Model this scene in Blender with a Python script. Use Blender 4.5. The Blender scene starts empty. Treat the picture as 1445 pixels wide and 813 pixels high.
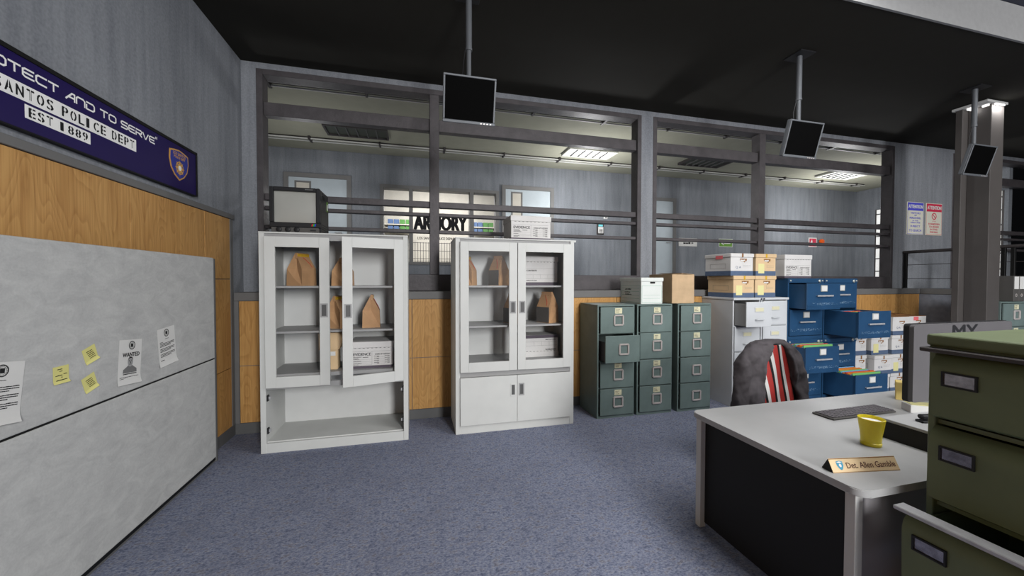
import bpy, bmesh, math, random
from mathutils import Vector, Matrix
random.seed(7)
S = bpy.context.scene
COL = S.collection
PI = math.pi

# ------------------------------------------------------------------ materials
def lin(c):
    return tuple(((v/255)/12.92 if v/255 <= .04045 else ((v/255+.055)/1.055)**2.4) for v in c)

class NT:
    def __init__(s, name):
        s.m = bpy.data.materials.new(name); s.m.use_nodes = True
        s.t = s.m.node_tree; s.n = s.t.nodes; s.b = s.n['Principled BSDF']
        s.co = None
    def add(s, typ, **kw):
        n = s.n.new(typ)
        for k, v in kw.items(): setattr(n, k, v)
        return n
    def link(s, a, b): s.t.links.new(a, b)
    def coord(s, scale=(1, 1, 1)):
        if s.co is None: s.co = s.add('ShaderNodeTexCoord')
        mp = s.add('ShaderNodeMapping'); mp.inputs['Scale'].default_value = scale
        s.link(s.co.outputs['Object'], mp.inputs['Vector'])
        return mp.outputs['Vector']
    def noise(s, vec, scale, detail=4, rough=.55, dist=0):
        n = s.add('ShaderNodeTexNoise'); n.inputs['Scale'].default_value = scale
        n.inputs['Detail'].default_value = detail; n.inputs['Roughness'].default_value = rough
        n.inputs['Distortion'].default_value = dist
        s.link(vec, n.inputs['Vector']); return n.outputs['Fac']
    def ramp(s, fac, stops, interp='LINEAR'):
        r = s.add('ShaderNodeValToRGB'); r.color_ramp.interpolation = interp
        e = r.color_ramp.elements
        while len(e) < len(stops): e.new(.5)
        for el, (p, c) in zip(e, stops): el.position = p; el.color = (*c, 1)
        s.link(fac, r.inputs['Fac']); return r.outputs['Color']
    def mix(s, fac, a, b, mode='MIX'):
        m = s.add('ShaderNodeMix', data_type='RGBA', blend_type=mode)
        if isinstance(fac, (int, float)): m.inputs[0].default_value = fac
        else: s.link(fac, m.inputs[0])
        for i, v in ((6, a), (7, b)):
            if isinstance(v, tuple): m.inputs[i].default_value = (*v, 1)
            else: s.link(v, m.inputs[i])
        return m.outputs[2]
    def bump(s, h, strength, dist=.01):
        b = s.add('ShaderNodeBump'); b.inputs['Strength'].default_value = strength
        b.inputs['Distance'].default_value = dist
        s.link(h, b.inputs['Height']); s.link(b.outputs['Normal'], s.b.inputs['Normal'])
    def set(s, rough=.6, metal=0, spec=.3):
        s.b.inputs['Roughness'].default_value = rough; s.b.inputs['Metallic'].default_value = metal
        s.b.inputs['Specular IOR Level'].default_value = spec
    def color(s, v):
        if isinstance(v, tuple): s.b.inputs['Base Color'].default_value = (*v, 1)
        else: s.link(v, s.b.inputs['Base Color'])

def plain(name, c, rough=.6, metal=0, spec=.3, var=.08, nscale=6, emit=0):
    """flat colour with a little procedural mottling"""
    t = NT(name); t.set(rough, metal, spec)
    if var:
        f = t.noise(t.coord(), nscale, 5)
        a = tuple(max(0, v*(1-var)) for v in c); b = tuple(v*(1+var) for v in c)
        t.color(t.ramp(f, [(.3, a), (.7, b)]))
    else: t.color(c)
    if emit:
        t.b.inputs['Emission Color'].default_value = (*c, 1); t.b.inputs['Emission Strength'].default_value = emit
    return t.m

def m_concrete(name, a, b, stain):
    t = NT(name); t.set(.85, 0, .15)
    f1 = t.noise(t.coord((1, 1, .35)), 2.2, 6, .6, .4)
    f2 = t.noise(t.coord((9, 9, .6)), 1.6, 5, .6)
    f3 = t.noise(t.coord(), 60, 3)
    c = t.ramp(f1, [(.3, a), (.7, b)])
    c = t.mix(t.ramp(f2, [(.42, (0, 0, 0)), (.72, (.55, .55, .55))]), c, stain)
    c = t.mix(.25, c, t.ramp(f3, [(.3, tuple(v*.7 for v in a)), (.7, tuple(v*1.3 for v in b))]))
    t.color(c); t.bump(f3, .08, .004)
    return t.m

def m_carpet():
    t = NT('carpet'); t.set(.95, 0, .05)
    v = t.coord((1.0, 1.6, 1))
    f1 = t.noise(v, 17, 5, .75); f2 = t.noise(v, 60, 3, .7); f3 = t.noise(t.coord(), 3, 4, .6)
    c = t.ramp(f1, [(.33, lin((78, 82, 104))), (.45, lin((114, 122, 148))), (.53, lin((150, 157, 178))), (.60, lin((132, 127, 130))), (.7, lin((104, 98, 104)))])
    c2 = t.ramp(f2, [(.33, lin((54, 58, 76))), (.5, lin((126, 133, 156))), (.66, lin((178, 178, 184)))])
    c = t.mix(.5, c, c2)
    c = t.mix(t.ramp(f3, [(.4, (0, 0, 0)), (.7, (.3, .3, .3))]), c, lin((106, 108, 124)))
    t.color(c); t.bump(f2, .5, .008)
    return t.m

def m_wood(name, base, dark, light, axis='x'):
    t = NT(name); t.set(.5, 0, .25)
    A = lambda a, b: (a, b, b) if axis == 'x' else (b, a, b)
    f1 = t.noise(t.coord(A(5, .5)), 1.5, 5, .6, .8)
    f2 = t.noise(t.coord(A(55, 1.2)), 1.4, 4, .65)
    f3 = t.noise(t.coord(A(2.2, .55)), 1.6, 2, .5)
    # growth rings: contour lines of a stretched noise field
    mm = t.add('ShaderNodeMath', operation='MULTIPLY'); t.link(f3, mm.inputs[0]); mm.inputs[1].default_value = 26
    fr = t.add('ShaderNodeMath', operation='FRACT'); t.link(mm.outputs[0], fr.inputs[0])
    c = t.ramp(f1, [(.3, base), (.7, light)])
    c = t.mix(.5, c, t.ramp(fr.outputs[0], [(0, light), (.62, base), (.88, dark), (1, base)]))
    c = t.mix(.4, c, t.ramp(f2, [(.36, dark), (.6, light)]))
    k = t.add('ShaderNodeTexVoronoi'); k.inputs['Scale'].default_value = 1.7; t.link(t.coord(A(1, .45)), k.inputs['Vector'])
    c = t.mix(t.ramp(k.outputs['Distance'], [(.0, (.8, .8, .8)), (.06, (.25, .25, .25)), (.10, (0, 0, 0))]), c, tuple(v*.55 for v in dark))
    t.color(c); return t.m

def m_hammered(name, c, rough=.38, spec=.5, st=.35):
    t = NT(name); t.set(rough, .12, spec)
    f = t.noise(t.coord(), 26, 5, .62, .3); g = t.noise(t.coord(), 8, 3)
    t.color(t.ramp(g, [(.3, tuple(v*.85 for v in c)), (.7, tuple(v*1.15 for v in c))]))
    t.bump(f, st, .012); return t.m

def m_fabric_panel():
    t = NT('panel cloth'); t.set(.9, 0, .1)
    f1 = t.noise(t.coord((1, .7, 1.3)), 9, 8, .72, .6); f2 = t.noise(t.coord(), 90, 2)
    c = t.ramp(f1, [(.3, lin((176, 176, 175))), (.5, lin((192, 192, 190))), (.7, lin((206, 206, 203)))])
    c = t.mix(.15, c, t.ramp(f2, [(.3, lin((165, 165, 165))), (.7, lin((210, 210, 210)))]))
    t.color(c); t.bump(f2, .15, .003); return t.m

def m_metal_paint(name, c, wear=(.1, .08, .06), rough=.45, amt=.6):
    t = NT(name); t.set(rough, 0, .35)
    f = t.noise(t.coord(), 5, 5); g = t.noise(t.coord((1, 1, 1.5)), 19, 6, .7)
    cc = t.ramp(f, [(.3, tuple(v*.88 for v in c)), (.7, tuple(v*1.12 for v in c))])
    cc = t.mix(t.ramp(g, [(.66, (0, 0, 0)), (.74, (amt, amt, amt))]), cc, wear)
    t.color(cc); return t.m

def m_lining():
    t = NT('striped lining'); t.set(.55, 0, .3)
    co = t.add('ShaderNodeTexCoord'); sp = t.add('ShaderNodeSeparateXYZ'); t.link(co.outputs['Object'], sp.inputs[0])
    def M(op, a, b):
        n = t.add('ShaderNodeMath', operation=op)
        for i, v in enumerate((a, b)):
            if isinstance(v, (int, float)): n.inputs[i].default_value = v
            else: t.link(v, n.inputs[i])
        return n.outputs[0]
    u = M('ADD', sp.outputs['X'], M('MULTIPLY', sp.outputs['Z'], .22))
    fr = M('FRACT', M('DIVIDE', M('ADD', u, 10.008), .098), 0)
    c = t.ramp(fr, [(0, lin((205, 205, 203))), (.29, lin((165, 52, 48))), (.77, lin((28, 26, 27)))], 'CONSTANT')
    t.color(c); return t.m

def m_glass():
    t = NT('clear pane'); n = t.n; n.remove(t.b)
    tr = t.add('ShaderNodeBsdfTransparent'); gl = t.add('ShaderNodeBsdfGlossy'); gl.inputs['Roughness'].default_value = .3
    mx = t.add('ShaderNodeMixShader'); mx.inputs[0].default_value = .004
    t.link(tr.outputs[0], mx.inputs[1]); t.link(gl.outputs[0], mx.inputs[2])
    t.link(mx.outputs[0], n['Material Output'].inputs[0]); return t.m

M = dict(
    carpet=m_carpet(),
    wall=m_concrete('blue grey concrete', lin((126, 129, 135)), lin((148, 151, 156)), lin((98, 101, 109))),
    wallf=m_concrete('blue grey concrete hall', lin((120, 124, 130)), lin((146, 150, 156)), lin((94, 98, 105))),
    ceil=plain('black ceiling', lin((42, 40, 34)), .9, var=.05),
    ceilf=plain('pale olive ceiling', lin((168, 167, 150)), .85, var=.04),
    fascia=plain('grey fascia plaster', lin((140, 140, 140)), .8, var=.05, nscale=20),
    upper=plain('upper floor grey', lin((70, 72, 84)), .8),
    trim=plain('grey painted trim', lin((112, 111, 110)), .6, var=.05),
    base=plain('dark grey skirting', lin((96, 96, 96)), .6, var=.05),
    woodx=m_wood('pine boards back', lin((186, 136, 78)), lin((150, 104, 54)), lin((206, 160, 98)), 'x'),
    woody=m_wood('pine boards left', lin((186, 136, 78)), lin((150, 104, 54)), lin((206, 160, 98)), 'y'),
    frame=m_hammered('hammered dark steel', lin((80, 76, 78)), .5, .35),
    landing=plain('dark slate render', lin((136, 141, 152)), .8, var=.15, nscale=14),
    white=plain('white laminate', lin((208, 209, 206)), .5, var=.03),
    whitein=plain('white laminate inside', lin((222, 223, 221)), .6, var=.03),
    edge=plain('grey laminate edge', lin((160, 160, 160)), .5, var=.03),
    sidedark=plain('grey laminate side', lin((150, 150, 148)), .5, var=.03),
    steel=plain('brushed steel', lin((190, 190, 192)), .35, .3, .5, .1, 30),
    pull=plain('shadowed pull recess', lin((90, 90, 90)), .5, var=0),
    dark=plain('black plastic', lin((34, 34, 36)), .5, var=.05),
    black=plain('matt black', lin((14, 14, 14)), .6, var=0),
    ink=plain('black ink', lin((30, 30, 32)), .8, var=0),
    greyink=plain('grey print', lin((120, 120, 120)), .8, var=0),
    redink=plain('red pen', lin((200, 50, 40)), .8, var=0),
    glass=m_glass(),
    cloth=m_fabric_panel(),
    green=m_metal_paint('sage green enamel', lin((106, 122, 119)), lin((70, 62, 48))),
    cream=plain('cream card', lin((214, 210, 178)), .8, var=.05, nscale=40),
    silver=plain('silver frame', lin((205, 196, 192)), .35, .3, .5, .05),
    wcab=plain('white enamel', lin((204, 207, 210)), .45, var=.03),
    wcabside=plain('white enamel side', lin((205, 207, 209)), .5, var=.03),
    blue=m_metal_paint('royal blue enamel', lin((34, 72, 108)), lin((72, 104, 134)), amt=.3),
    rivet=plain('pale rivet', lin((190, 195, 190)), .35, .5, .5, .05),
    scuff=plain('pale scuffs', lin((130, 158, 182)), .7, var=.3, nscale=60),
    kraft=plain('kraft paper', lin((188, 146, 106)), .8, var=.08, nscale=12),
    cardboard=plain('cardboard', lin((196, 168, 134)), .85, var=.1, nscale=9),
    tan=plain('tan carton', lin((220, 190, 150)), .8, var=.05),
    carton=plain('white carton', lin((216, 214, 212)), .8, var=.05),
    cartong=plain('white green ruled carton', lin((222, 226, 222)), .8, var=.03),
    band=plain('slate blue band', lin((86, 103, 130)), .8, var=.08, nscale=20),
    purple=plain('dark plum band', lin((92, 84, 94)), .8, var=.06),
    paper=plain('white paper', lin((222, 221, 218)), .8, var=.03),
    note=plain('yellow note paper', lin((226, 220, 140)), .8, var=.03),
    ynote=plain('pale yellow label', lin((226, 220, 160)), .8, var=.03),
    pink=plain('pink sticker', lin((228, 110, 115)), .7, var=.03),
    brown=plain('torn brown card', lin((140, 98, 56)), .9, var=.2, nscale=50),
    ygold=plain('yellow seal tape', lin((215, 170, 40)), .6, var=.1, nscale=40),
    navy=plain('navy sign', lin((24, 4, 78)), .5, var=.03),
    signwhite=plain('sign white', lin((250, 249, 246)), .6, var=.03),
    gold=plain('badge gold', lin((222, 170, 80)), .4, .2, .4, .08, 60),
    badgeblue=plain('badge blue', lin((50, 60, 150)), .6, var=.05),
    bezel=plain('grey silver bezel', lin((98, 101, 105)), .5, .2, .35, .05),
    screen=plain('dead black screen', lin((6, 6, 6)), .7, 0, .03, 0),
    crt=plain('grey tube glass', lin((166, 166, 160)), .25, 0, .5, .04, 3),
    desk=plain('grey desk laminate', lin((172, 172, 172)), .4, 0, .35, .05, 4),
    deskpanel=plain('desk grey panel', lin((150, 147, 150)), .55, var=.05),
    desklegs=plain('desk leg light grey', lin((205, 205, 203)), .5, var=.03),
    deskshade=plain('desk panel in painted shade', lin((26, 25, 24)), .6, var=.05),  # near-black colour stands for shade on the unlit left-facing sides
    olive=m_metal_paint('olive enamel', lin((106, 116, 86)), lin((76, 82, 58)), .42, .4),
    chrome=plain('worn chrome', lin((150, 145, 150)), .22, .9, .5, .35, 40),
    monback=plain('monitor back grey', lin((92, 90, 92)), .5, var=.04),
    cup=plain('mustard glaze', lin((232, 212, 44)), .3, 0, .5, .08, 6),
    milk=plain('white filling', lin((240, 236, 232)), .5, var=.03),
    plate=plain('nameplate beige', lin((222, 196, 156)), .6, var=.05, nscale=20),
    brownink=plain('brown engraving', lin((96, 62, 52)), .8, var=0),
    teal=plain('teal badge', lin((70, 150, 180)), .6, var=.05),
    keys=plain('keyboard keys', lin((98, 94, 98)), .6, var=.3, nscale=80),
    jacket=plain('charcoal jacket cloth', lin((74, 70, 73)), .85, var=.15, nscale=14),
    lining=m_lining(),
    chair=plain('dark chair fabric', lin((40, 40, 44)), .85, var=.1, nscale=40),
    ybox=plain('yellow carton', lin((232, 206, 128)), .8, var=.05),
    rail=plain('rail steel', lin((70, 66, 66)), .5, .3, .4, .06),
    column=plain('grey painted column', lin((80, 76, 74)), .6, var=.05),
    cap=plain('pale column cap', lin((205, 205, 203)), .6, var=.04),
    doorleaf=plain('pale blue grey door', lin((188, 198, 204)), .5, var=.04),
    doorframe=plain('door frame grey', lin((120, 119, 118)), .6, var=.05),
    lampglow=plain('lamp diffuser', (1, .99, .96), .5, var=0, emit=.85),
    lampsmall=plain('column light', (1, .98, .95), .5, var=0, emit=1.6),
    lampoff=plain('unlit diffuser', lin((70, 74, 66)), .5, var=.1),
    daylight=plain('bright window pane', (.9, .9, .88), .5, var=0, emit=.62),
    railw=plain('white ceiling rail', lin((210, 210, 205)), .5, var=.03),
    armw=plain('armoury off white', lin((210, 204, 192)), .8, var=.05),
    ambl=plain('blue cartons', lin((92, 116, 156)), .7, var=.05),
    amgr=plain('green cartons', lin((92, 146, 78)), .7, var=.05),
    signblue=plain('sign blue', lin((84, 84, 205)), .6, var=.03),
    signred=plain('sign red', lin((214, 55, 85)), .6, var=.03),
    signcream=plain('sign cream', lin((226, 224, 208)), .7, var=.03),
    exitgreen=plain('exit green', lin((100, 150, 50)), .6, var=.03),
    orange=plain('orange beacon', lin((225, 95, 30)), .4, var=.1, nscale=50),
    lcd=plain('reader display', lin((120, 215, 225)), .4, var=0),
    binder=plain('dark grey binder', lin((84, 82, 80)), .6, var=.05),
    fold_r=plain('red folder', lin((205, 80, 60)), .8, var=.05),
    fold_o=plain('orange folder', lin((215, 130, 50)), .8, var=.05),
    fold_g=plain('green folder', lin((120, 185, 110)), .8, var=.05),
    fold_b=plain('light blue folder', lin((110, 170, 215)), .8, var=.05),
    ledr=plain('stripe red', lin((200, 30, 40)), .5, var=0),
    ledg=plain('stripe green', lin((40, 180, 60)), .5, var=0),
    ledb=plain('stripe blue', lin((40, 70, 210)), .5, var=0),
    gline=plain('mint green rule', lin((130, 180, 160)), .8, var=0),
)

# ------------------------------------------------------------------ mesh helpers
def BM(): return bmesh.new()
def box(bm, x0, x1, y0, y1, z0, z1, bev=0, seg=1, mi=0):
    vs = [bm.verts.new((x, y, z)) for x in (x0, x1) for y in (y0, y1) for z in (z0, z1)]
    q = [(0, 1, 3, 2), (4, 6, 7, 5), (0, 4, 5, 1), (2, 3, 7, 6), (0, 2, 6, 4), (1, 5, 7, 3)]
    fs = [bm.faces.new([vs[i] for i in f]) for f in q]
    for f in fs: f.material_index = mi
    if bev:
        es = list({e for f in fs for e in f.edges})
        bmesh.ops.bevel(bm, geom=es, offset=bev, segments=seg, affect='EDGES', profile=.5)
    return bm
def B(x0, x1, y0, y1, z0, z1, bev=0, seg=1): return box(BM(), x0, x1, y0, y1, z0, z1, bev, seg)
def poly(bm, pts, y0, y1, mi=0):
    """prism: polygon of (x, z) extruded from y0 to y1"""
    a = [bm.verts.new((x, y0, z)) for x, z in pts]; b = [bm.verts.new((x, y1, z)) for x, z in pts]
    n = len(pts); fs = [bm.faces.new(a), bm.faces.new(b[::-1])]
    for i in range(n): fs.append(bm.faces.new((a[i], b[i], b[(i+1) % n], a[(i+1) % n])))
    for f in fs: f.material_index = mi
    return bm
def polyz(bm, pts, z0, z1, bev=0):
    a = [bm.verts.new((x, y, z0)) for x, y in pts]; b = [bm.verts.new((x, y, z1)) for x, y in pts]
    n = len(pts); f0 = bm.faces.new(a[::-1]); f1 = bm.faces.new(b)
    for i in range(n): bm.faces.new((a[i], a[(i+1) % n], b[(i+1) % n], b[i]))
    if bev:
        bmesh.ops.bevel(bm, geom=list(f1.edges)+list(f0.edges), offset=bev, segments=2, affect='EDGES')
    return bm
def quad(bm, x0, x1, z0, z1, y=0, t=.0006): return box(bm, x0, x1, y-t, y, z0, z1)
def tube(bm, pts, r, n=10, caps=True):
    pts = [Vector(p) for p in pts]; rings = []
    for i, p in enumerate(pts):
        d = (pts[min(i+1, len(pts)-1)]-pts[max(i-1, 0)]).normalized()
        a = Vector((0, 0, 1)) if abs(d.z) < .9 else Vector((1, 0, 0))
        u = d.cross(a).normalized(); v = u.cross(d)
        rr = r[i] if isinstance(r, (list, tuple)) else r
        rings.append([bm.verts.new(p+u*rr*math.cos(2*PI*k/n)+v*rr*math.sin(2*PI*k/n)) for k in range(n)])
    for a, b in zip(rings, rings[1:]):
        for k in range(n): bm.faces.new((a[k], a[(k+1) % n], b[(k+1) % n], b[k]))
    if caps: bm.faces.new(rings[0][::-1]); bm.faces.new(rings[-1])
    return bm
def lathe(bm, prof, n=32, cx=0, cy=0):
    rings = []
    for r, z in prof:
        rings.append([bm.verts.new((cx+r*math.cos(2*PI*k/n), cy+r*math.sin(2*PI*k/n), z)) for k in range(n)])
    for a, b in zip(rings, rings[1:]):
        for k in range(n): bm.faces.new((a[k], a[(k+1) % n], b[(k+1) % n], b[k]))
    bm.faces.new(rings[0][::-1]); bm.faces.new(rings[-1])
    return bm
def ring(bm, cx, cz, r0, r1, y=0, t=.0006, n=28, sx=1):
    for k in range(n):
        a, b = 2*PI*k/n, 2*PI*(k+1)/n
        P = [(cx+sx*r*math.cos(w), cz+r*math.sin(w)) for r, w in ((r0, a), (r1, a), (r1, b), (r0, b))]
        f = bm.faces.new([bm.verts.new((x, y-t, z)) for x, z in P])
    return bm
def disc(bm, cx, cz, rx, rz, y=0, t=.0006, n=24):
    bm.faces.new([bm.verts.new((cx+rx*math.cos(2*PI*k/n), y-t, cz+rz*math.sin(2*PI*k/n))) for k in range(n)])
    return bm
def flat(bm, pts, y=0, t=.0006):
    bm.faces.new([bm.verts.new((x, y-t, z)) for x, z in pts]); return bm

def obj(name, bm, m, parent=None, smooth=False, world=False):
    """link a bmesh as ONE mesh object; world=True: coordinates are world ones, parent has no rotation"""
    if world and parent is not None:
        off = -Vector(parent.location); p = parent.parent
        while p is not None: off -= Vector(p.location); p = p.parent
        bmesh.ops.translate(bm, verts=bm.verts, vec=off)
    bmesh.ops.recalc_face_normals(bm, faces=bm.faces)
    me = bpy.data.meshes.new(name); bm.to_mesh(me); bm.free()
    for mm in (m if isinstance(m, (list, tuple)) else [m]): me.materials.append(M[mm] if isinstance(mm, str) else mm)
    if smooth:
        me.polygons.foreach_set('use_smooth', [True]*len(me.polygons))
        try: me.set_sharp_from_angle(angle=math.radians(40))
        except Exception: pass
    o = bpy.data.objects.new(name, me); COL.objects.link(o)
    if parent is not None: o.parent = parent
    return o
def tag(o, label, cat, group=None):
    o['label'] = label; o['category'] = cat
    if group: o['group'] = group
    return o
def thing(name, label, cat, loc=(0, 0, 0), rz=0, group=None):
    o = bpy.data.objects.new(name, None); COL.objects.link(o); o.empty_display_size = .1
    o.location = loc; o.rotation_euler = (0, 0, rz)
    return tag(o, label, cat, group)
def struct(name, bm, m, parent=None, smooth=False):
    o = obj(name, bm, m, parent, smooth); o['kind'] = 'structure'; return o
def sroot(name, loc=(0, 0, 0)):
    o = bpy.data.objects.new(name, None); COL.objects.link(o); o.location = loc; o['kind'] = 'structure'; return o

# text: default font, baked to a flat mesh standing in the local XZ plane, facing -Y
_tc = {}
def text_pts(s):
    if s in _tc: return _tc[s]
    cu = bpy.data.curves.new('t', 'FONT'); cu.body = s; cu.resolution_u = 3
    o = bpy.data.objects.new('t', cu); COL.objects.link(o)
    dg = bpy.context.evaluated_depsgraph_get(); me = bpy.data.meshes.new_from_object(o.evaluated_get(dg))
    vs = [tuple(v.co) for v in me.vertices]; fs = [tuple(p.vertices) for p in me.polygons]
    bpy.data.objects.remove(o); bpy.data.curves.remove(cu); bpy.data.meshes.remove(me)
    xs = [v[0] for v in vs]; ys = [v[1] for v in vs]
    b = (min(xs), max(xs), min(ys), max(ys))
    _tc[s] = (vs, fs, b); return _tc[s]
def text(bm, s, x0, x1, z0, z1, y=0, t=.0008, bold=0):
    vs, fs, b = text_pts(s)
    offs = [(0, 0)] if not bold else [(0, 0), (bold, 0), (-bold, 0), (0, bold*.6), (0, -bold*.6)]
    for k, (ox, oz) in enumerate(offs):
        nv = [bm.verts.new((x0+(v[0]-b[0])/(b[1]-b[0])*(x1-x0)+ox, y-t-k*.00004, z0+(v[1]-b[2])/(b[3]-b[2])*(z1-z0)+oz)) for v in vs]
        for f in fs:
            try: bm.faces.new([nv[i] for i in f])
            except ValueError: pass
    return bm
def scrib(bm, x0, x1, z, h, y=0, rnd=None, gap=.3):
    """a line of small print: a row of short dashes"""
    r = rnd or random; x = x0
    while x < x1-h*.5:
        w = h*r.uniform(.9, 3.2); w = min(w, x1-x)
        quad(bm, x, x+w, z, z+h*r.uniform(.7, 1), y); x += w+h*gap*r.uniform(.7, 1.5)
    return bm

# wide stroke lettering for the banner
GL = {
 'T': [[(0, 1), (1, 1)], [(.5, 1), (.5, 0)]],
 'O': [[(.2, 0), (.8, 0), (1, .2), (1, .8), (.8, 1), (.2, 1), (0, .8), (0, .2), (.2, 0)]],
 'P': [[(0, 0), (0, 1), (.85, 1), (1, .85), (1, .6), (.85, .45), (.1, .45)]],
 'R': [[(0, 0), (0, .6)], [(0, 1), (.85, 1), (1, .85), (1, .6), (.85, .45), (.1, .45)], [(.45, .45), (1, 0)]],
 'E': [[(1, 1), (.2, 1), (0, .85), (0, .15), (.2, 0), (1, 0)], [(0, .5), (.9, .5)]],
 'C': [[(1, 1), (.2, 1), (0, .8), (0, .2), (.2, 0), (1, 0)]],
 'A': [[(0, 0), (.7, 1), (1, 1), (1, 0)], [(.3, .4), (1, .4)]],
 'N': [[(0, 0), (0, .8), (.2, 1), (.8, 1), (1, .8), (1, 0)]],
 'D': [[(.0, 1), (.8, 1), (1, .8), (1, .2), (.8, 0), (0, 0), (0, .6)]],
 'S': [[(1, 1), (.15, 1), (0, .85), (0, .65), (.15, .5), (.85, .5), (1, .35), (1, .15), (.85, 0), (0, 0)]],
 'V': [[(0, 1), (.45, 0), (.55, 0), (1, 1)]],
}
def stroke(bm, ch, x0, w, z0, h, sw, y=0, t=.001):
    k = 0
    for pl in GL.get(ch, []):
        for (ax, az), (bx, bz) in zip(pl, pl[1:]):
            a = Vector((x0+ax*w, z0+az*h)); b = Vector((x0+bx*w, z0+bz*h)); d = (b-a).normalized(); n = Vector((-d.y, d.x))*sw/2; e = d*sw*.3
            P = [a-e-n, b+e-n, b+e+n, a-e+n]
            flat(bm, [(p.x, p.y) for p in P], y, t+k*.00003); k += 1

# ------------------------------------------------------------------ camera
cam = bpy.data.cameras.new('camera'); co = bpy.data.objects.new('camera', cam); COL.objects.link(co)
f, yaw, pitch, roll = 533.83, .24800, -.020409, .00128
cam.sensor_fit = 'HORIZONTAL'; cam.sensor_width = 36; cam.lens = f/1445*36; cam.clip_start = .02; cam.clip_end = 100
fw = Vector((math.sin(yaw)*math.cos(pitch), math.cos(yaw)*math.cos(pitch), math.sin(pitch)))
r0 = Vector((math.cos(yaw), -math.sin(yaw), 0)); u0 = r0.cross(fw)
rr = r0*math.cos(roll)+u0*math.sin(roll); uu = -r0*math.sin(roll)+u0*math.cos(roll)
co.matrix_world = Matrix(((rr.x, uu.x, -fw.x, 0), (rr.y, uu.y, -fw.y, 0), (rr.z, uu.z, -fw.z, 1.6), (0, 0, 0, 1)))
S.camera = co

# ------------------------------------------------------------------ the setting
XL, YB, YW, ZC = -1.83, 4.468, 4.73, 3.975
struct('floor', B(-2.2, 12, -6, 4.9, -.1, 0), 'carpet')
struct('wall_left', B(-2.2, XL, -6, 4.9, 0, 4.6), 'wall')
bm = B(XL, 8.16, YB, 4.9, 0, 1.47)
struct('wall_back_lower', bm, 'wall')
# back wall above the ledge, with three window openings
WIN = [(-1.686, 3.064), (3.25, 7.975), (9.44, 14.2)]
bm = BM()
for a, b in ((XL, WIN[0][0]), (WIN[0][1], WIN[1][0]), (WIN[1][1], WIN[2][0])): box(bm, a, b, YW, 4.89, 1.47, ZC)
for a, b in WIN: box(bm, a, b, YW, 4.89, 3.91, ZC)
struct('wall_back', bm, 'wall')
bm = BM(); box(bm, XL, 14.2, 2.46, 4.9, ZC, ZC+.3)
struct('ceiling', bm, 'ceil')
struct('trim_6', B(XL, 14.2, 2.44, 2.46, ZC-.004, 4.312), 'fascia')['kind'] = 'structure'
struct('wall_upper', B(XL, 14.2, 2.38, 2.46, 4.316, 5.6), 'upper')
# skirting and trim
struct('baseboard_left', B(XL, XL+.015, -6, YB, 0, .115, .003), 'base')
struct('baseboard_back', B(XL+.015, 8.16, YB-.015, YB, 0, .115, .003), 'base')
bm = BM(); box(bm, XL, XL+.028, -6, YB, 2.214, 2.262, .003); box(bm, XL, XL+.02, 4.39, YB-.02, .115, 2.214, .002)
struct('trim_1', bm, 'trim')
bm = BM(); box(bm, XL+.02, 8.165, YB-.026, YW-.001, 1.383, 1.471, .004); box(bm, XL+.02, XL+.06, YB-.02, YB, .115, 1.383, .002)
struct('trim_2', bm, 'trim')
bm = BM()
ys = [-6, .327, 1.226, 2.125, 3.024, 3.923, 4.39]; zs = [.115, .713, 1.608, 2.214]
for a, b in zip(ys, ys[1:]):
    for c, d in zip(zs, zs[1:]): box(bm, XL, XL+.016, a+.003, b-.003, c+.003, d-.003, .0015)
struct('trim_3', bm, 'woody')
bm = BM()
xs = [XL+.06]+[2.541+.863*k for k in range(-5, 7)]+[8.15]; xs = sorted(v for v in xs if XL < v < 8.2)
for a, b in zip(xs, xs[1:]):
    for c, d in ((.115, .71), (.71, 1.383)): box(bm, a+.003, b-.003, YB-.014, YB, c+.003, d-.003, .0015)
struct('trim_4', bm, 'woodx')

def window(idx, x0, x1, mull):
    r = sroot('window_%d' % idx)
    y0, y1 = YW-.008, 4.885
    bm = BM(); s = .062
    box(bm, x0, x0+s, y0, y1, 1.472, 3.91, .004); box(bm, x1-s, x1, y0, y1, 1.472, 3.91, .004)
    box(bm, x0+s, x1-s, y0, y1, 3.848, 3.91, .004); box(bm, x0+s, x1-s, y0, y1, 1.472, 1.67, .004)
    obj('frame', bm, 'frame', r)
    obj('mullion', B(mull, mull+.113, y0, y1-.01, 1.67, 3.848, .004), 'frame', r)
    for a, b in ((x0+s, mull), (mull+.113, x1-s)):
        obj('transom', B(a, b, y0+.03, y1-.03, 3.42, 3.565, .004), 'frame', r)
        for c, d in ((2.49, 2.562), (2.383, 2.423), (2.175, 2.216)):
            obj('rail', B(a, b, y0+.03, y1-.05, c, d, .004), 'frame', r)
window(1, WIN[0][0], WIN[0][1], .164)
window(2, WIN[1][0], WIN[1][1], 5.107)
window(3, WIN[2][0], WIN[2][1], 11.9)

# landing on the right with the dark side wall
struct('floor_landing', B(8.16, 14.2, 1.5, 4.73, 0, 1.47), 'landing')
struct('trim_5', B(8.14, 8.16, 1.5, YB-.03, 1.385, 1.474, .003), 'trim')

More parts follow.
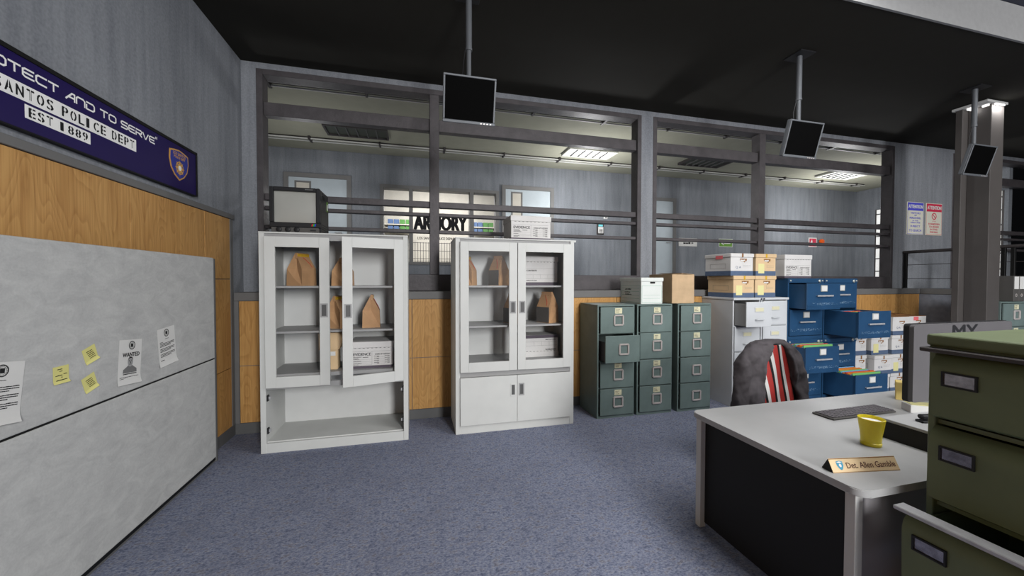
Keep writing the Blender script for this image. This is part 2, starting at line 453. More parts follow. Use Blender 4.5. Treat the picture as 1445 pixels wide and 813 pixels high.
# hall behind the windows
YF, FZ = 7.6, 1.47
struct('floor_hall', B(-4, 11.43, 4.9, YF, FZ-.1, FZ), 'landing')
struct('ceiling_hall', B(-4, 11.5, 4.9, 9.6, ZC, ZC+.1), 'ceilf')
struct('wall_hall_left', B(-4.1, -4, 4.9, 9.6, FZ-.1, ZC), 'wallf')
bm = BM()
box(bm, 11.43, 11.53, 4.9, 4.96, FZ-.1, ZC); box(bm, 11.43, 11.53, 7.16, YF+.1, FZ-.1, ZC)
box(bm, 11.43, 11.53, 4.96, 7.16, 3.42, ZC); box(bm, 11.43, 11.53, 4.96, 7.16, FZ-.1, 1.62)
struct('wall_hall_right', bm, 'wallf')
AX0, AX1, AZ0, AZ1 = -.66, 1.645, 1.9, 3.42
bm = BM()
box(bm, -4, AX0, YF, YF+.2, FZ-.1, ZC); box(bm, AX1, 11.43, YF, YF+.2, FZ-.1, ZC)
box(bm, AX0, AX1, YF, YF+.2, AZ1, ZC); box(bm, AX0, AX1, YF, YF+.2, FZ-.1, AZ0)
struct('wall_hall_back', bm, 'wallf')
# bright window on the hall's right end
r = sroot('window_5')
obj('pane', B(11.435, 11.45, 4.98, 7.135, 1.63, 3.41), 'daylight', r)
bm = BM()
for a, b in ((4.962, 4.99), (7.135, 7.158)): box(bm, 11.428, 11.5, a, b, 1.622, 3.418)
for z in (1.63, 1.83, 2.15, 2.42, 2.72, 3.02, 3.28): box(bm, 11.425, 11.434, 4.99, 7.135, z, z+.025)
for y in (5.6, 6.3): box(bm, 11.425, 11.434, y, y+.04, 1.63, 3.4)
obj('frame', bm, 'rail', r)
# armoury window
r = sroot('window_4')
bm = BM(); y0, y1 = YF-.02, YF+.2
box(bm, AX0, AX0+.06, y0, y1, AZ0, AZ1); box(bm, AX1-.06, AX1, y0, y1, AZ0, AZ1)
box(bm, AX0+.06, AX1-.06, y0, y1, AZ1-.06, AZ1); box(bm, AX0+.06, AX1-.06, y0, y1, AZ0, AZ0+.05)
obj('frame', bm, 'doorframe', r)
for a in (-.13, 1.05): obj('mullion', B(a, a+.073, y0, y1, AZ0+.05, AZ1-.06), 'doorframe', r)
obj('pane', B(AX0+.06, AX1-.06, YF+.05, YF+.056, AZ0+.05, AZ1-.06), 'glass', r)
bm = text(BM(), 'ARMORY', -.03, .985, 2.59, 2.87, YF+.05, .002, .02)
text(bm, 'LOS SANTOS POLICE DEPARTMENT', .03, .93, 2.40, 2.45, YF+.05, .002, .002)
obj('lettering', bm, 'ink', r)
bm = BM()
box(bm, -1.6, 2.6, 9.4, 9.5, FZ-.1, ZC); box(bm, -1.7, -1.6, YF+.2, 9.5, FZ-.1, ZC); box(bm, 2.6, 2.7, YF+.2, 9.5, FZ-.1, ZC)
box(bm, -1.6, 2.6, YF+.2, 9.4, FZ-.1, FZ)
struct('wall_armory', bm, 'armw')
t = thing('service_counter', 'off-white service counter inside the armory window', 'counter', (.5, YF+.47, FZ+.001))
obj('body', B(-1.0, 1.0, -.18, .18, 0, .42, .005), 'armw', t); obj('top', B(-1.06, 1.06, -.22, .22, .42, .47, .008), 'railw', t)
t = thing('storage_rack', 'white grid storage rack behind the armory counter', 'rack', (.4, 9.15, FZ))
bm = BM()
for z in (.02, .55): box(bm, -1.5, 1.9, -.2, .2, z, z+.025)
for z in (1.228, 1.378): box(bm, -1.1, -.48, -.2, .2, z, z+.025); box(bm, .9, 1.9, -.2, .2, z, z+.025)
obj('shelf', bm, 'armw', t)
bm = BM()
for k in range(57): box(bm, -1.5+k*.06-.005, -1.5+k*.06+.005, -.22, -.21, .02, 1.0)
for z in (.3, .45, .62, .8, .98): box(bm, -1.5, 1.9, -.223, -.213, z, z+.01)
for x_ in (-1.1, -.5, .92, 1.88): box(bm, x_-.012, x_+.012, -.205, -.18, .02, 1.62)
obj('grille', bm, 'rail', t)
for z, lab in ((1.255, 'lower'), (1.405, 'upper')):
    for side, xs_ in (('left', (-.56, -.43, -.30, -.17)), ('right', (1.36, 1.49, 1.62, 1.75))):
        for k, x in enumerate(xs_):
            cc = 'ambl' if k < 2 else 'amgr'; nm = 'blue' if k < 2 else 'green'
            o = obj('carton', B(-.056, .056, -.09, .09, 0, .105, .004), cc)
            o.location = (x, 9.06, FZ+z)
            tag(o, 'small %s carton on the %s rack shelf at the %s end of the armory window' % (nm, lab, side), 'box', '%s cartons, %s rack shelf, %s end' % (nm, lab, side))

def door(idx, x0, x1, ztop, win=None):
    r = sroot('door_%d' % idx)
    bm = BM(); w = .075
    box(bm, x0, x0+w, YF-.04, YF-.001, FZ, ztop); box(bm, x1-w, x1, YF-.04, YF-.001, FZ, ztop); box(bm, x0+w, x1-w, YF-.04, YF-.001, ztop-w, ztop)
    obj('frame', bm, 'doorframe', r)
    leaf = obj('leaf', B(x0+w, x1-w, YF-.02, YF-.001, FZ, ztop-w, .003), 'doorleaf', r)
    obj('handle', tube(BM(), [(x1-w-.09, YF-.02, FZ+1.0), (x1-w-.09, YF-.07, FZ+1.0), (x1-w-.2, YF-.07, FZ+1.0)], .01), 'steel', leaf)
    if win:
        a, b, c, d = win
        bm = BM(); box(bm, a-.03, b+.03, YF-.03, YF-.02, c-.03, c); box(bm, a-.03, b+.03, YF-.03, YF-.02, d, d+.03)
        box(bm, a-.03, a, YF-.03, YF-.02, c, d); box(bm, b, b+.03, YF-.03, YF-.02, c, d)
        obj('vision_frame', bm, 'doorframe', leaf); obj('pane', B(a, b, YF-.024, YF-.02, c, d), 'armw', leaf)
door(1, -2.285, -1.163, 3.53, (-2.08, -1.87, 3.0, 3.36))
door(2, 1.705, 2.828, 3.545, (1.93, 2.11, 2.8, 3.39))
door(3, 4.72, 5.822, 3.49)

# ------------------------------------------------------------------ hall fittings
t = thing('card_reader', 'grey card reader with blue display on hall wall', 'card reader', (3.915, YF, 2.72))
obj('back_plate', B(-.085, .085, -.02, 0, -.12, .11, .004), 'rail', t)
obj('body', B(-.06, .06, -.05, -.02, -.09, .05, .006), 'carton', t)
obj('display', B(-.05, .05, -.035, -.02, .06, .1), 'lcd', t)
bm = BM()
for i in range(3):
    for j in range(3): box(bm, -.035+i*.025, -.018+i*.025, -.052, -.05, -.07+j*.025, -.053+j*.025)
obj('keypad', bm, 'ink', t)
t = thing('light_switch', 'small white light switch plate above the card reader', 'switch', (4.045, YF, 2.98))
obj('plate', B(-.045, .045, -.012, 0, -.03, .03, .003), 'paper', t); obj('toggle', B(-.012, .018, -.02, -.012, -.015, .015), 'greyink', t)
t = thing('wall_sign', 'narrow white arrow plaque on hall wall beside the grey door', 'sign', (6.17, YF, 2.49))
obj('board', B(-.25, .25, -.012, 0, -.09, .1, .003), 'paper', t)
bm = scrib(BM(), -.13, .06, -.035, .045, -.012, random.Random(4), .15); quad(bm, .07, .12, -.018, -.006, -.012); flat(bm, [(.11, -.035), (.15, -.012), (.11, .011)], -.012)
obj('lettering', bm, 'ink', t)
t = thing('exit_sign', 'green sign with white arrow on hall wall above the stacked boxes', 'sign', (7.23, YF, 2.505))
obj('board', B(-.2, .2, -.012, 0, -.1, .1, .003), 'paper', t)
obj('panel', B(-.185, .185, -.014, -.012, -.085, .085), 'exitgreen', t)
bm = BM(); quad(bm, -.08, .13, -.02, .02, -.014); flat(bm, [(-.06, .06), (-.15, 0), (-.06, -.06)], -.014)
obj('arrow', bm, 'paper', t)
t = thing('fire_alarm_sign', 'red and white fire alarm sign on hall wall beside an orange beacon', 'sign', (9.935, YF, 2.59))
obj('board', B(-.135, .135, -.012, 0, -.125, .12, .003), 'paper', t)
obj('panel', B(-.11, .11, -.014, -.012, -.1, .095), 'signred', t)
bm = BM(); flat(bm, [(-.09, -.02), (-.03, .08), (-.01, .0), (-.06, -.05)], -.014); disc(bm, .05, -.045, .03, .03, -.014)
obj('symbol', bm, 'paper', t)
t = thing('alarm_beacon', 'small orange alarm beacon beside the red fire sign', 'alarm', (10.2, YF, 2.615))
obj('base', B(-.07, .07, -.02, 0, -.045, .045, .004), 'rail', t)
bm = lathe(BM(), [(.062, .02), (.062, .05), (.05, .075), (.02, .085)], 20); bmesh.ops.rotate(bm, verts=bm.verts, matrix=Matrix.Rotation(PI/2, 3, 'X'))
obj('lens', bm, 'orange', t, True)

def troffer(x, y, lit, label):
    t = thing('ceiling_light', label, 'light', (x, y, ZC), 0, None)
    w, d = .47, .215
    bm = BM(); s = .03
    for a in ((-w, w, -d, -d+s), (-w, w, d-s, d), (-w, -w+s, -d+s, d-s), (w-s, w, -d+s, d-s)): box(bm, *a, -.045, 0)
    obj('frame', bm, 'railw' if lit else 'rail', t)
    obj('diffuser', B(-w+s, w-s, -d+s, d-s, -.02, -.006), 'lampglow' if lit else 'lampoff', t)
    for k in range(1, 6): obj('louvre', B(-w+s+(2*w-2*s)*k/6-.007, -w+s+(2*w-2*s)*k/6+.007, -d+s, d-s, -.042, -.02), 'pull', t)
troffer(3.12, 6.49, True, 'lit ceiling light panel over the armory hall')
troffer(9.2, 6.44, True, 'lit ceiling light panel at the far right of the hall ceiling')
troffer(-.9, 6.47, False, 'unlit ceiling light panel above the television side of the hall')
troffer(5.6, 6.42, False, 'unlit ceiling light panel left of the second window post')
def crail(y, label):
    t = thing('ceiling_rail', label, 'rail', (3.5, y, ZC))
    for s in (-.055, .055): obj('rail', B(-6.6, 7.2, s-.008, s+.008, -.045, -.025), 'railw', t)
    obj('channel', B(-6.6, 7.2, -.04, .04, -.02, -.004), 'rail', t)
    for k in range(13):
        b = B(-6.3+k*1.1-.018, -6.3+k*1.1+.018, -.10, .10, -.052, -.0) if k % 2 else B(-6.3+k*1.1-.014, -6.3+k*1.1+.014, -.09, .07, -.05, -.0)
        obj('bracket', b, 'rail', t)
crail(5.11, 'white ceiling rail just behind the windows')
crail(6.99, 'white double ceiling rail along the far hall wall')

# ------------------------------------------------------------------ column and railing
r = sroot('wall_column', (7.4, 3.45, 0))
bm = BM(); box(bm, 7.325, 7.575, 3.31, 3.53, 0, 3.93, .004); box(bm, 7.215, 7.575, 3.53, 3.60, 0, 3.93, .004)
obj('shaft', bm, 'column', r, world=True)
obj('cap', B(7.19, 7.60, 3.285, 3.63, 3.93, 3.962, .004), 'cap', r, world=True)
obj('light', B(7.23, 7.31, 3.45, 3.5, 3.905, 3.93), 'lampsmall', r, world=True)
obj('light', B(7.30, 7.318, 3.33, 3.39, 3.905, 3.93), 'lampsmall', r, world=True)
obj('light', B(7.36, 7.54, 3.29, 3.306, 3.912, 3.93), 'lampsmall', r, world=True)

t = thing('railing', 'dark metal handrail with thin wires along the landing edge', 'railing', (8.23, 4.69, 1.474))
obj('handrail', tube(BM(), [(0, .03, .62), (0, -1.65, .62), (0, -2.9, .62)], .026, 12), 'rail', t, True)
for y in (0, -1.13, -1.22, -2.6): obj('post', B(-.02, .02, y-.02, y+.02, 0, .61, .003), 'black', t)
for z in (.16, .4): obj('wire', tube(BM(), [(0, 0, z), (0, -2.8, z)], .005, 6), 'rail', t)

# ------------------------------------------------------------------ ceiling hung screens
def screen(xs, pole, label):
    t = thing('hanging_monitor', label, 'monitor', (pole, 3.17, ZC))
    X0, X1 = xs[0]-pole, xs[1]-pole
    obj('ceiling_plate', B(-.1, .1, -.1, .1, -.014, -.0, .003), 'dark', t)
    bm = tube(BM(), [(0, 0, -.014), (0, 0, -.46)], .026, 16)
    p = obj('pole', bm, 'bezel', t, True)
    obj('lower_tube', tube(BM(), [(0, 0, -.46), (0, 0, -.93)], .020, 16), 'bezel', t, True)
    obj('collar', tube(BM(), [(0, 0, -.452), (0, 0, -.474)], .029, 16), 'bezel', t, True)
    piv = Vector((0, -.17+.03, -.93)); ang = math.atan2(.09, .336)
    rot = Matrix.Rotation(ang, 3, 'X')
    top = Vector((0, -.17, ZC and 3.21-ZC))
    def place(bm):
        # local: front face at y=0 facing -Y, hanging down from z=0
        bmesh.ops.rotate(bm, verts=bm.verts, matrix=rot); bmesh.ops.translate(bm, verts=bm.verts, vec=top); return bm
    H = .348
    sh = obj('housing', place(B(X0, X1, .004, .045, -H, 0, .006)), 'bezel', t)
    bm = BM(); e = .015
    box(bm, X0, X1, -.006, .004, -e, 0, .003); box(bm, X0-.004, X1+.004, -.012, .004, -H-.006, -H+.018, .004)
    box(bm, X0, X0+e, -.006, .004, -H+.018, -e, .003); box(bm, X1-e, X1, -.006, .004, -H+.018, -e, .003)
    obj('bezel', place(bm), 'bezel', t)
    obj('screen', place(B(X0+e, X1-e, -.001, .004, -H+.018, -e)), 'screen', t)
    bm = BM()
    for k in range(4): box(bm, X1-.12+k*.026, X1-.108+k*.026, -.015, -.012, -H, -H+.008)
    obj('buttons', place(bm), 'silver', t)
    obj('mount', B(-.03, .03, -.075, .022, -.97, -.89, .004), 'dark', t)
    obj('cable', tube(BM(), [(-.03, .0, -.47), (-.045, .02, -.6), (-.05, .01, -.75), (-.06, -.02, -.9), (-.05, -.06, -.95)], .004, 6), 'dark', t, True)
screen((.21, .63), .43, 'hanging monitor on a ceiling pole above the space between the white cabinets')
screen((3.625, 4.055), 3.925, 'hanging monitor on a ceiling pole in front of the middle window post')
screen((6.335, 6.765), 6.69, 'hanging monitor on a ceiling pole in front of the grey column')

# ------------------------------------------------------------------ banner on the left wall
t = thing('wall_banner', 'long navy police banner with white lettering and gold badge on left wall', 'banner', (XL, 1.2, 0), PI/2)
# local x runs along +Y, local -y faces the room
YL = 1.2
obj('board', B(0, 2.58, -.03, 0, 2.31, 2.668, .002), 'navy', t)
bm = BM(); box(bm, -.01, 2.58, -.036, 0, 2.65, 2.672); box(bm, 2.566, 2.584, -.036, 0, 2.306, 2.672); box(bm, -.01, 2.58, -.032, 0, 2.304, 2.312); box(bm, -.016, 0, -.036, 0, 2.306, 2.672)
obj('frame', bm, 'black', t)
bm = BM(); s = 'TO PROTECT AND TO SERVE'; pitch_ = .065; gap_ = .032
x = 3.262-YL-sum(gap_ if ch == ' ' else pitch_ for ch in s)
for ch in s:
    if ch == ' ': x += gap_; continue
    stroke(bm, ch, x, .053, 2.566, .038, .009, -.03); x += pitch_
for k in (0, .012): quad(bm, x+k, x+.005+k, 2.605, 2.622, -.03, .001)
obj('lettering', bm, 'signwhite', t)
bm = BM(); quad(bm, 1.955-YL, 3.066-YL, 2.448, 2.526, -.03, .001); quad(bm, 2.327-YL, 2.70-YL, 2.371, 2.436, -.03, .001)
obj('white_bar', bm, 'signwhite', t)
bm = BM()
def stencil(txt, xe, z0, h, w, pit, gap):
    bm, bb = BM(), BM(); x = xe-sum(gap if ch == ' ' else pit for ch in txt)
    for ch in txt:
        if ch == ' ': x += gap; continue
        text(bm, ch, x, x+w*(.5 if ch in '1I' else 1), z0, z0+h, -.0312, .0006, .002)
        if ch in 'OSADPTCE89': quad(bb, x+w*.42, x+w*.52, z0-.002, z0+h+.002, -.0322, .0006)
        x += pit
    o = obj('stencil_lettering', bm, 'ink', t); obj('stencil_bridge', bb, 'signwhite', o)
stencil('LOS SANTOS POLICE DEPT', 3.062-YL, 2.462, .050, .034, .0505, .034)
stencil('EST 1889', 2.694-YL, 2.382, .043, .031, .0455, .03)
# badge
b = bpy.data.objects.new('badge', None); COL.objects.link(b); b.parent = t; b.location = (3.535-YL, -.03, 2.5)
def shield(k): return [(x*k, z*k) for x, z in ((-.118, .095), (-.06, .108), (0, .116), (.06, .108), (.118, .095), (.124, .03), (.105, -.04), (.06, -.09), (0, -.122), (-.06, -.09), (-.105, -.04), (-.124, .03))]
obj('border', poly(BM(), shield(1), -.003, 0), 'gold', b); obj('field', poly(BM(), shield(.9), -.0045, -.003), 'badgeblue', b)
bm = text(BM(), 'LOS SANTOS', -.08, .08, .068, .09, -.0045, .001, .001); text(bm, 'POLICE DEPT', -.072, .072, .044, .062, -.0045, .001, .001)
obj('badge_lettering', bm, 'gold', b)
bm = BM(); ring(bm, 0, -.025, .042, .05, -.0045, .001)
st = []
for k in range(16):
    a = PI/2+k*PI/8; rr_ = .062 if k % 2 == 0 else .03; st.append((rr_*math.cos(a), -.025+rr_*math.sin(a)))
flat(bm, st, -.0045, .0014)
obj('star', bm, 'gold', b)
bm = disc(BM(), 0, -.025, .02, .02, -.0045, .002); obj('star_centre', bm, 'signwhite', b)

# ------------------------------------------------------------------ partition and papers
XP = -1.708
t = thing('partition_panel', 'grey cloth office partition standing along the left wall', 'partition', (XP, 3.86, 0))
obj('upper_panel', B(-.055, 0, -2.1, -.028, .917, 1.792, .008, 2), 'cloth', t)
obj('lower_panel', B(-.055, 0, -2.1, -.028, .045, .908, .008, 2), 'cloth', t)
obj('core', B(-.05, -.006, -2.1, -.03, .02, 1.78), 'black', t)
obj('end_trim', B(-.06, 0, -.028, 0, .0, 1.785, .004), 'base', t); obj('end_trim', B(-.06, 0, -2.128, -2.1, .0, 1.785, .004), 'base', t)
obj('kick_strip', B(-.05, -.012, -2.1, -.028, 0, .045), 'base', t)

def seal(bm, cx, cz, r, y=0):
    ring(bm, cx, cz, r*.82, r, y); ring(bm, cx, cz, r*.62, r*.66, y); quad(bm, cx-r*.38, cx+r*.38, cz-r*.4, cz+r*.4, y)
    for k in range(14):
        a = 2*PI*k/14; disc(bm, cx+r*.74*math.cos(a), cz+r*.74*math.sin(a), r*.05, r*.05, y, n=6)
def sheet(w, h, curl=.012, nx=6, nz=10):
    bm = BM(); V = {}
    for i in range(nx+1):
        for j in range(nz+1):
            u, v = i/nx, j/nz
            y = -.002-curl*max(0, .14-v)/.14*(.4+.6*u)
            V[i, j] = bm.verts.new((-w/2+u*w, y, -h/2+v*h))
    for i in range(nx):
        for j in range(nz): bm.faces.new((V[i, j], V[i+1, j], V[i+1, j+1], V[i, j+1]))
    g = bmesh.ops.extrude_face_region(bm, geom=list(bm.faces))
    bmesh.ops.translate(bm, verts=[e for e in g['geom'] if isinstance(e, bmesh.types.BMVert)], vec=(0, .0007, 0))
    return bm
def pinned(name, label, cat, y, z, deg, group=None):
    t = thing(name, label, cat, (XP, y, z), PI/2, group); t.rotation_euler = (0, math.radians(-deg), PI/2); return t
rnd = random.Random(3)
def letter(y, z, deg, label, w=.19, h=.265):
    t = pinned('letter_sheet', label, 'paper', y, z, deg)
    obj('sheet', sheet(w, h), 'paper', t)
    bm = BM(); seal(bm, 0, h*.36, w*.14, -.0026); scrib(bm, -.02, .02, h*.2, .003, -.0026, rnd)
    obj('seal', bm, 'ink', t)
    bm = BM(); scrib(bm, -w*.4, -w*.22, h*.13, .004, -.0026, rnd)
    for k in range(11):
        if k not in (3, 7): scrib(bm, -w*.4, w*(.42 if k not in (2, 6, 10) else .2), h*.09-k*.009, .0045, -.0026, rnd)
    scrib(bm, -w*.4, -w*.2, -h*.35, .005, -.0026, rnd)
    obj('lettering', bm, 'ink', t)
letter(2.068, 1.118, -8, 'official letter leftmost on the partition, cut by the edge of view')
letter(3.178, 1.134, 5, 'official letter on the partition right of the wanted poster')
t = pinned('wanted_poster', 'wanted poster with grey portrait pinned on the grey partition', 'poster', 2.82, 1.097, -5.5)
w, h = .19, .27
obj('sheet', sheet(w, h), 'paper', t)
bm = BM(); seal(bm, .008, h*.37, w*.14, -.0026); obj('seal', bm, 'ink', t)
bm = text(BM(), 'WANTED', -.065, .075, .032, .056, -.0026, .0006, .0014)
scrib(bm, -.055, .06, -.075, .006, -.0026, rnd, .1)
for k in range(3): scrib(bm, -.08, .075-.02*(k == 2), -.092-k*.008, .0038, -.0026, rnd)
scrib(bm, -.08, -.045, -.123, .005, -.0026, rnd)
obj('lettering', bm, 'ink', t)
pt = bpy.data.objects.new('portrait', None); COL.objects.link(pt); pt.parent = t; pt.location = (0, -.0028, 0)
obj('shoulders', flat(BM(), [(-.058, -.066), (.058, -.066), (.056, -.045), (.03, -.03), (.014, -.02), (-.014, -.02), (-.03, -.03), (-.056, -.045)], 0, .0002), M['greyink'], pt)
obj('face', disc(BM(), 0, .0, .022, .03, 0, .0006), 'edge', pt)
bm = BM()
for s in (-1, 1): disc(bm, s*.009, .004, .004, .002, 0, .001); quad(bm, s*.009-.005, s*.009+.005, .009, .011, 0, .001)
flat(bm, [(-.002, .002), (.002, .002), (.004, -.008), (-.004, -.008)], 0, .001); quad(bm, -.009, .009, -.016, -.0135, 0, .001)
flat(bm, [(-.022, .004), (-.02, .018), (-.012, .028), (0, .0315), (.012, .028), (.02, .018), (.022, .004), (.018, .016), (.008, .022), (-.008, .022), (-.018, .016)], 0, .0012)
obj('features', bm, 'ink', pt)
def sticky(y, z, deg, label, n):
    t = pinned('sticky_note', label, 'note', y, z, deg)
    obj('sheet', sheet(.086, .086, .008, 4, 6), 'note', t)
    bm = BM(); rr_ = random.Random(n)
    if n == 1:
        for a, b, zz in ((-.02, .005, .026), (-.01, .006, .016), (-.032, .005, -.004), (.012, .03, .0), (.0, .006, -.015), (-.028, .032, -.028)): scrib(bm, a, b, zz, .004, -.0026, rr_, .1)
    else:
        for k in range(5): scrib(bm, -.022+.003*k, .018+.003*k, .02-k*.01, .0035, -.0026, rr_, .1)
    obj('handwriting', bm, 'ink', t)
sticky(2.355, 1.13, 0, 'upright yellow sticky note, left of the two tilted ones', 1)
sticky(2.53, 1.197, 18, 'tilted yellow sticky note, upper of the two', 2)
sticky(2.523, 1.045, 18, 'tilted yellow sticky note, lower of the two', 3)

# ------------------------------------------------------------------ white cabinets
def cab(x0, x1, label, cat='cabinet'):
    t = thing('storage_cabinet', label, cat, (x0, 3.90, 0)); return t
W, D, H = 1.307, .545, 2.042
def carcass(t, lower_doors, lw=.045):
    bm = BM()
    bm.free()
    for a in (0, W-lw): obj('side_panel', B(a, a+lw, 0, D, 0, H-.014, .002), 'white', t)
    obj('back_panel', B(lw, W-lw, D-.02, D, .0, H-.014), 'whitein', t)
    obj('top_panel', B(-.002, W+.002, -.001, D, H-.014, H, .002), 'white', t)
    obj('header', B(lw, W-lw, .012, .03, H-.07, H-.014), 'edge', t)
    obj('bottom_shelf', B(lw, W-lw, .03, D-.02, .685, .72), 'edge', t)
    obj('divider', B(lw, W-lw, .006, .03, .59, .64), 'edge', t)
    for z in (1.10, 1.525): obj('shelf', B(lw, W-lw, .035, D-.02, z, z+.018), 'edge', t)
    obj('plinth', B(lw, W-lw, .004, .03, 0, .09), 'white', t)
    obj('floor_panel', B(lw, W-lw, .03, D-.02, .08, .1), 'white', t)
def gdoor(t, w, z0, z1, side, hinge=0, name='door'):
    """glazed door, local x 0..w, hinged at x=0 side if side=1 else at x=w"""
    d = bpy.data.objects.new(name, None); COL.objects.link(d); d.parent = t
    bm = BM(); s, th = .088, .022; x0 = 0 if side > 0 else -w
    x1 = x0+w
    box(bm, x0, x0+s, -th, 0, z0, z1, .002); box(bm, x1-s, x1, -th, 0, z0, z1, .002)
    box(bm, x0+s, x1-s, -th, 0, z1-.095, z1, .0); box(bm, x0+s, x1-s, -th, 0, z0, z0+.1, .0)
    obj('door_frame', bm, 'white', d)
    obj('pane', B(x0+s-.005, x1-s+.005, -.013, -.009, z0+.095, z1-.09), 'glass', d)
    hx = x1-.048 if side > 0 else x0+.048
    bm = BM(); hz = 1.315
    box(bm, hx-.032, hx-.02, -th-.004, -th, hz-.065, hz+.065); box(bm, hx+.02, hx+.032, -th-.004, -th, hz-.065, hz+.065)
    box(bm, hx-.02, hx+.02, -th-.004, -th, hz+.053, hz+.065); box(bm, hx-.02, hx+.02, -th-.004, -th, hz-.065, hz-.053)
    obj('handle', bm, 'edge', d)
    obj('handle_recess', B(hx-.02, hx+.02, -th-.0015, -th, hz-.053, hz+.053), 'pull', d)
    return d
# left one, right door ajar, lower compartment open
t = cab(-1.388, -.08, 'white storage cabinet with its right glass door ajar, under the old television')
carcass(t, False)
d = gdoor(t, .545, .607, 1.998, 1); d.location = (.05, 0, 0)
d = gdoor(t, .552, .607, 1.998, -1); d.location = (W-.048, -.002, 0); d.rotation_euler = (0, 0, math.radians(15.0))
for x, s in ((.045, 1), (W-.045, -1)):
    for z in (.20, .505):
        h = obj('hinge', B(min(x, x+s*.012), max(x, x+s*.012), .02, .055, z-.028, z+.028, .002), 'dark', t)
        obj('hinge_cup', B(min(x+s*.012, x+s*.028), max(x+s*.012, x+s*.028), .028, .048, z-.014, z+.014, .002), 'steel', h)
for x in (.045, W-.057): obj('shelf_pin', B(x, x+.012, .09, .1, 1.508, 1.522), 'white', t)
# right one, all doors shut
t = cab(.39, 1.697, 'white storage cabinet with both glass doors and lower doors shut')
carcass(t, True)
d = gdoor(t, .604, .645, 1.998, 1); d.location = (.046, 0, 0)
d = gdoor(t, .604, .645, 1.998, -1); d.location = (W-.046, 0, 0)
for k, (a, b) in enumerate(((.046, .652), (.655, W-.046))):
    e = obj('lower_door', B(a, b, -.018, 0, .09, .588, .002), 'white', t)
    hx = b-.045 if k == 0 else a+.045
    bm = BM(); hz = .435
    box(bm, hx-.03, hx-.018, -.022, -.018, hz-.065, hz+.065); box(bm, hx+.018, hx+.03, -.022, -.018, hz-.065, hz+.065)
    box(bm, hx-.018, hx+.018, -.022, -.018, hz+.053, hz+.065); box(bm, hx-.018, hx+.018, -.022, -.018, hz-.065, hz-.053)
    obj('handle', bm, 'white' if k == 0 else 'edge', e)
    obj('handle_recess', B(hx-.018, hx+.018, -.0195, -.018, hz-.053, hz+.053), 'pull', e)
obj('top_lip', B(W+.0, W+.022, .0, .05, H-.022, H, .002), 'white', t)

# evidence bags
def bag(x, y, z, rz, w, dpt, h, label, mark='yellow'):
    t = thing('paper_bag', label, 'paper bag', (x, y, z), rz)
    bm = BM(); hw, hd = w/2, dpt/2
    zm, zt = h*.5, h*.93
    def V(*p): return bm.verts.new(p)
    # front and back faces taper to a ridge along x; the gusset sides are creased inwards
    fb = [V(-hw, -hd, 0), V(hw, -hd, 0)]; bb = [V(-hw, hd, 0), V(hw, hd, 0)]
    fm = [V(-hw*.97, -hd*.95, zm), V(hw*.97, -hd*.95, zm)]; bmv = [V(-hw*.97, hd*.95, zm), V(hw*.97, hd*.95, zm)]
    ft = [V(-hw*.8, -.008, zt), V(hw*.8, -.008, zt)]; bt = [V(-hw*.8, .008, zt), V(hw*.8, .008, zt)]
    gb = [V(-hw*.97, 0, h*.20), V(hw*.97, 0, h*.20)]; gm = [V(-hw*.58, 0, zm), V(hw*.58, 0, zm)]; gt = [V(-hw*.70, 0, zt), V(hw*.70, 0, zt)]
    N = bm.faces.new
    N((fb[0], fb[1], fm[1], fm[0])); N((fm[0], fm[1], ft[1], ft[0])); N((bb[1], bb[0], bmv[0], bmv[1])); N((bmv[1], bmv[0], bt[0], bt[1]))
    for i in (0, 1):
        N((fb[i], gb[i], bb[i])); N((fb[i], fm[i], gm[i], gb[i])); N((gb[i], gm[i], bmv[i], bb[i])); N((fm[i], ft[i], gt[i], gm[i])); N((gm[i], gt[i], bt[i], bmv[i]))
    N((fb[1], fb[0], bb[0], bb[1])); N((ft[0], ft[1], gt[1], gt[0])); N((gt[0], gt[1], bt[1], bt[0]))
    obj('body', bm, 'kraft', t)
    obj('folded_top', B(-hw*.8, hw*.8, -.019, .008, zt-.045, zt+.012, .005, 2), 'kraft', t)
    if mark == 'yellow':
        obj('seal_tape', B(-hw*.76, hw*.79, -.021, -.0185, zt-.040, zt+.002), 'ygold', t)
    else:
        bm = BM(); box(bm, -hw*.98, hw*.98, -hd*1.0-.001, -hd*.96, .004, zm*.98); obj('dark_panel', bm, 'binder', t)
    bm = BM()
    rr_ = random.Random(int(x*100))
    for k in range(3):
        cx = -hw*.5+k*hw*.45; tube(bm, [(cx, -.0215, zt-.03), (cx+.02, -.022, zt-.042), (cx+.035, -.0215, zt-.028)], .002, 5)
    obj('handwriting', bm, 'ink', t)
    def fp(u, v):   # point on the upper front face
        yy = -hd*.95+(hd*.95-.008)*v; return (hw*u, yy-.002, zm+(zt-zm)*v)
    obj('red_line', tube(BM(), [fp(-.1, .78), fp(.45, .35), fp(.55, .1)], .0025, 5), 'redink', t)
Z1, Z2, ZF = 1.543, 1.118, .72
bag(-1.105, 4.17, Z1, math.radians(64), .20, .175, .335, 'brown paper bag with yellow tape on left cabinet top shelf, left side')
bag(-.72, 4.15, Z1, math.radians(80), .19, .16, .29, 'brown paper bag on left cabinet top shelf, half hidden by the open door')
bag(-.77, 4.15, Z2, math.radians(64), .17, .17, .335, 'brown paper bag with yellow tape on left cabinet middle shelf, by the door gap')
bag(-.45, 4.15, Z2, math.radians(94), .19, .17, .345, 'brown paper bag seen end-on behind the ajar door glass, middle shelf')
bag(.545, 4.17, Z1, math.radians(64), .19, .17, .335, 'brown paper bag at right cabinet top shelf, leftmost and cut by the door frame')
bag(.90, 4.16, Z1, math.radians(-60), .17, .16, .345, 'brown paper bag with dark panel on right cabinet top shelf', 'dark')
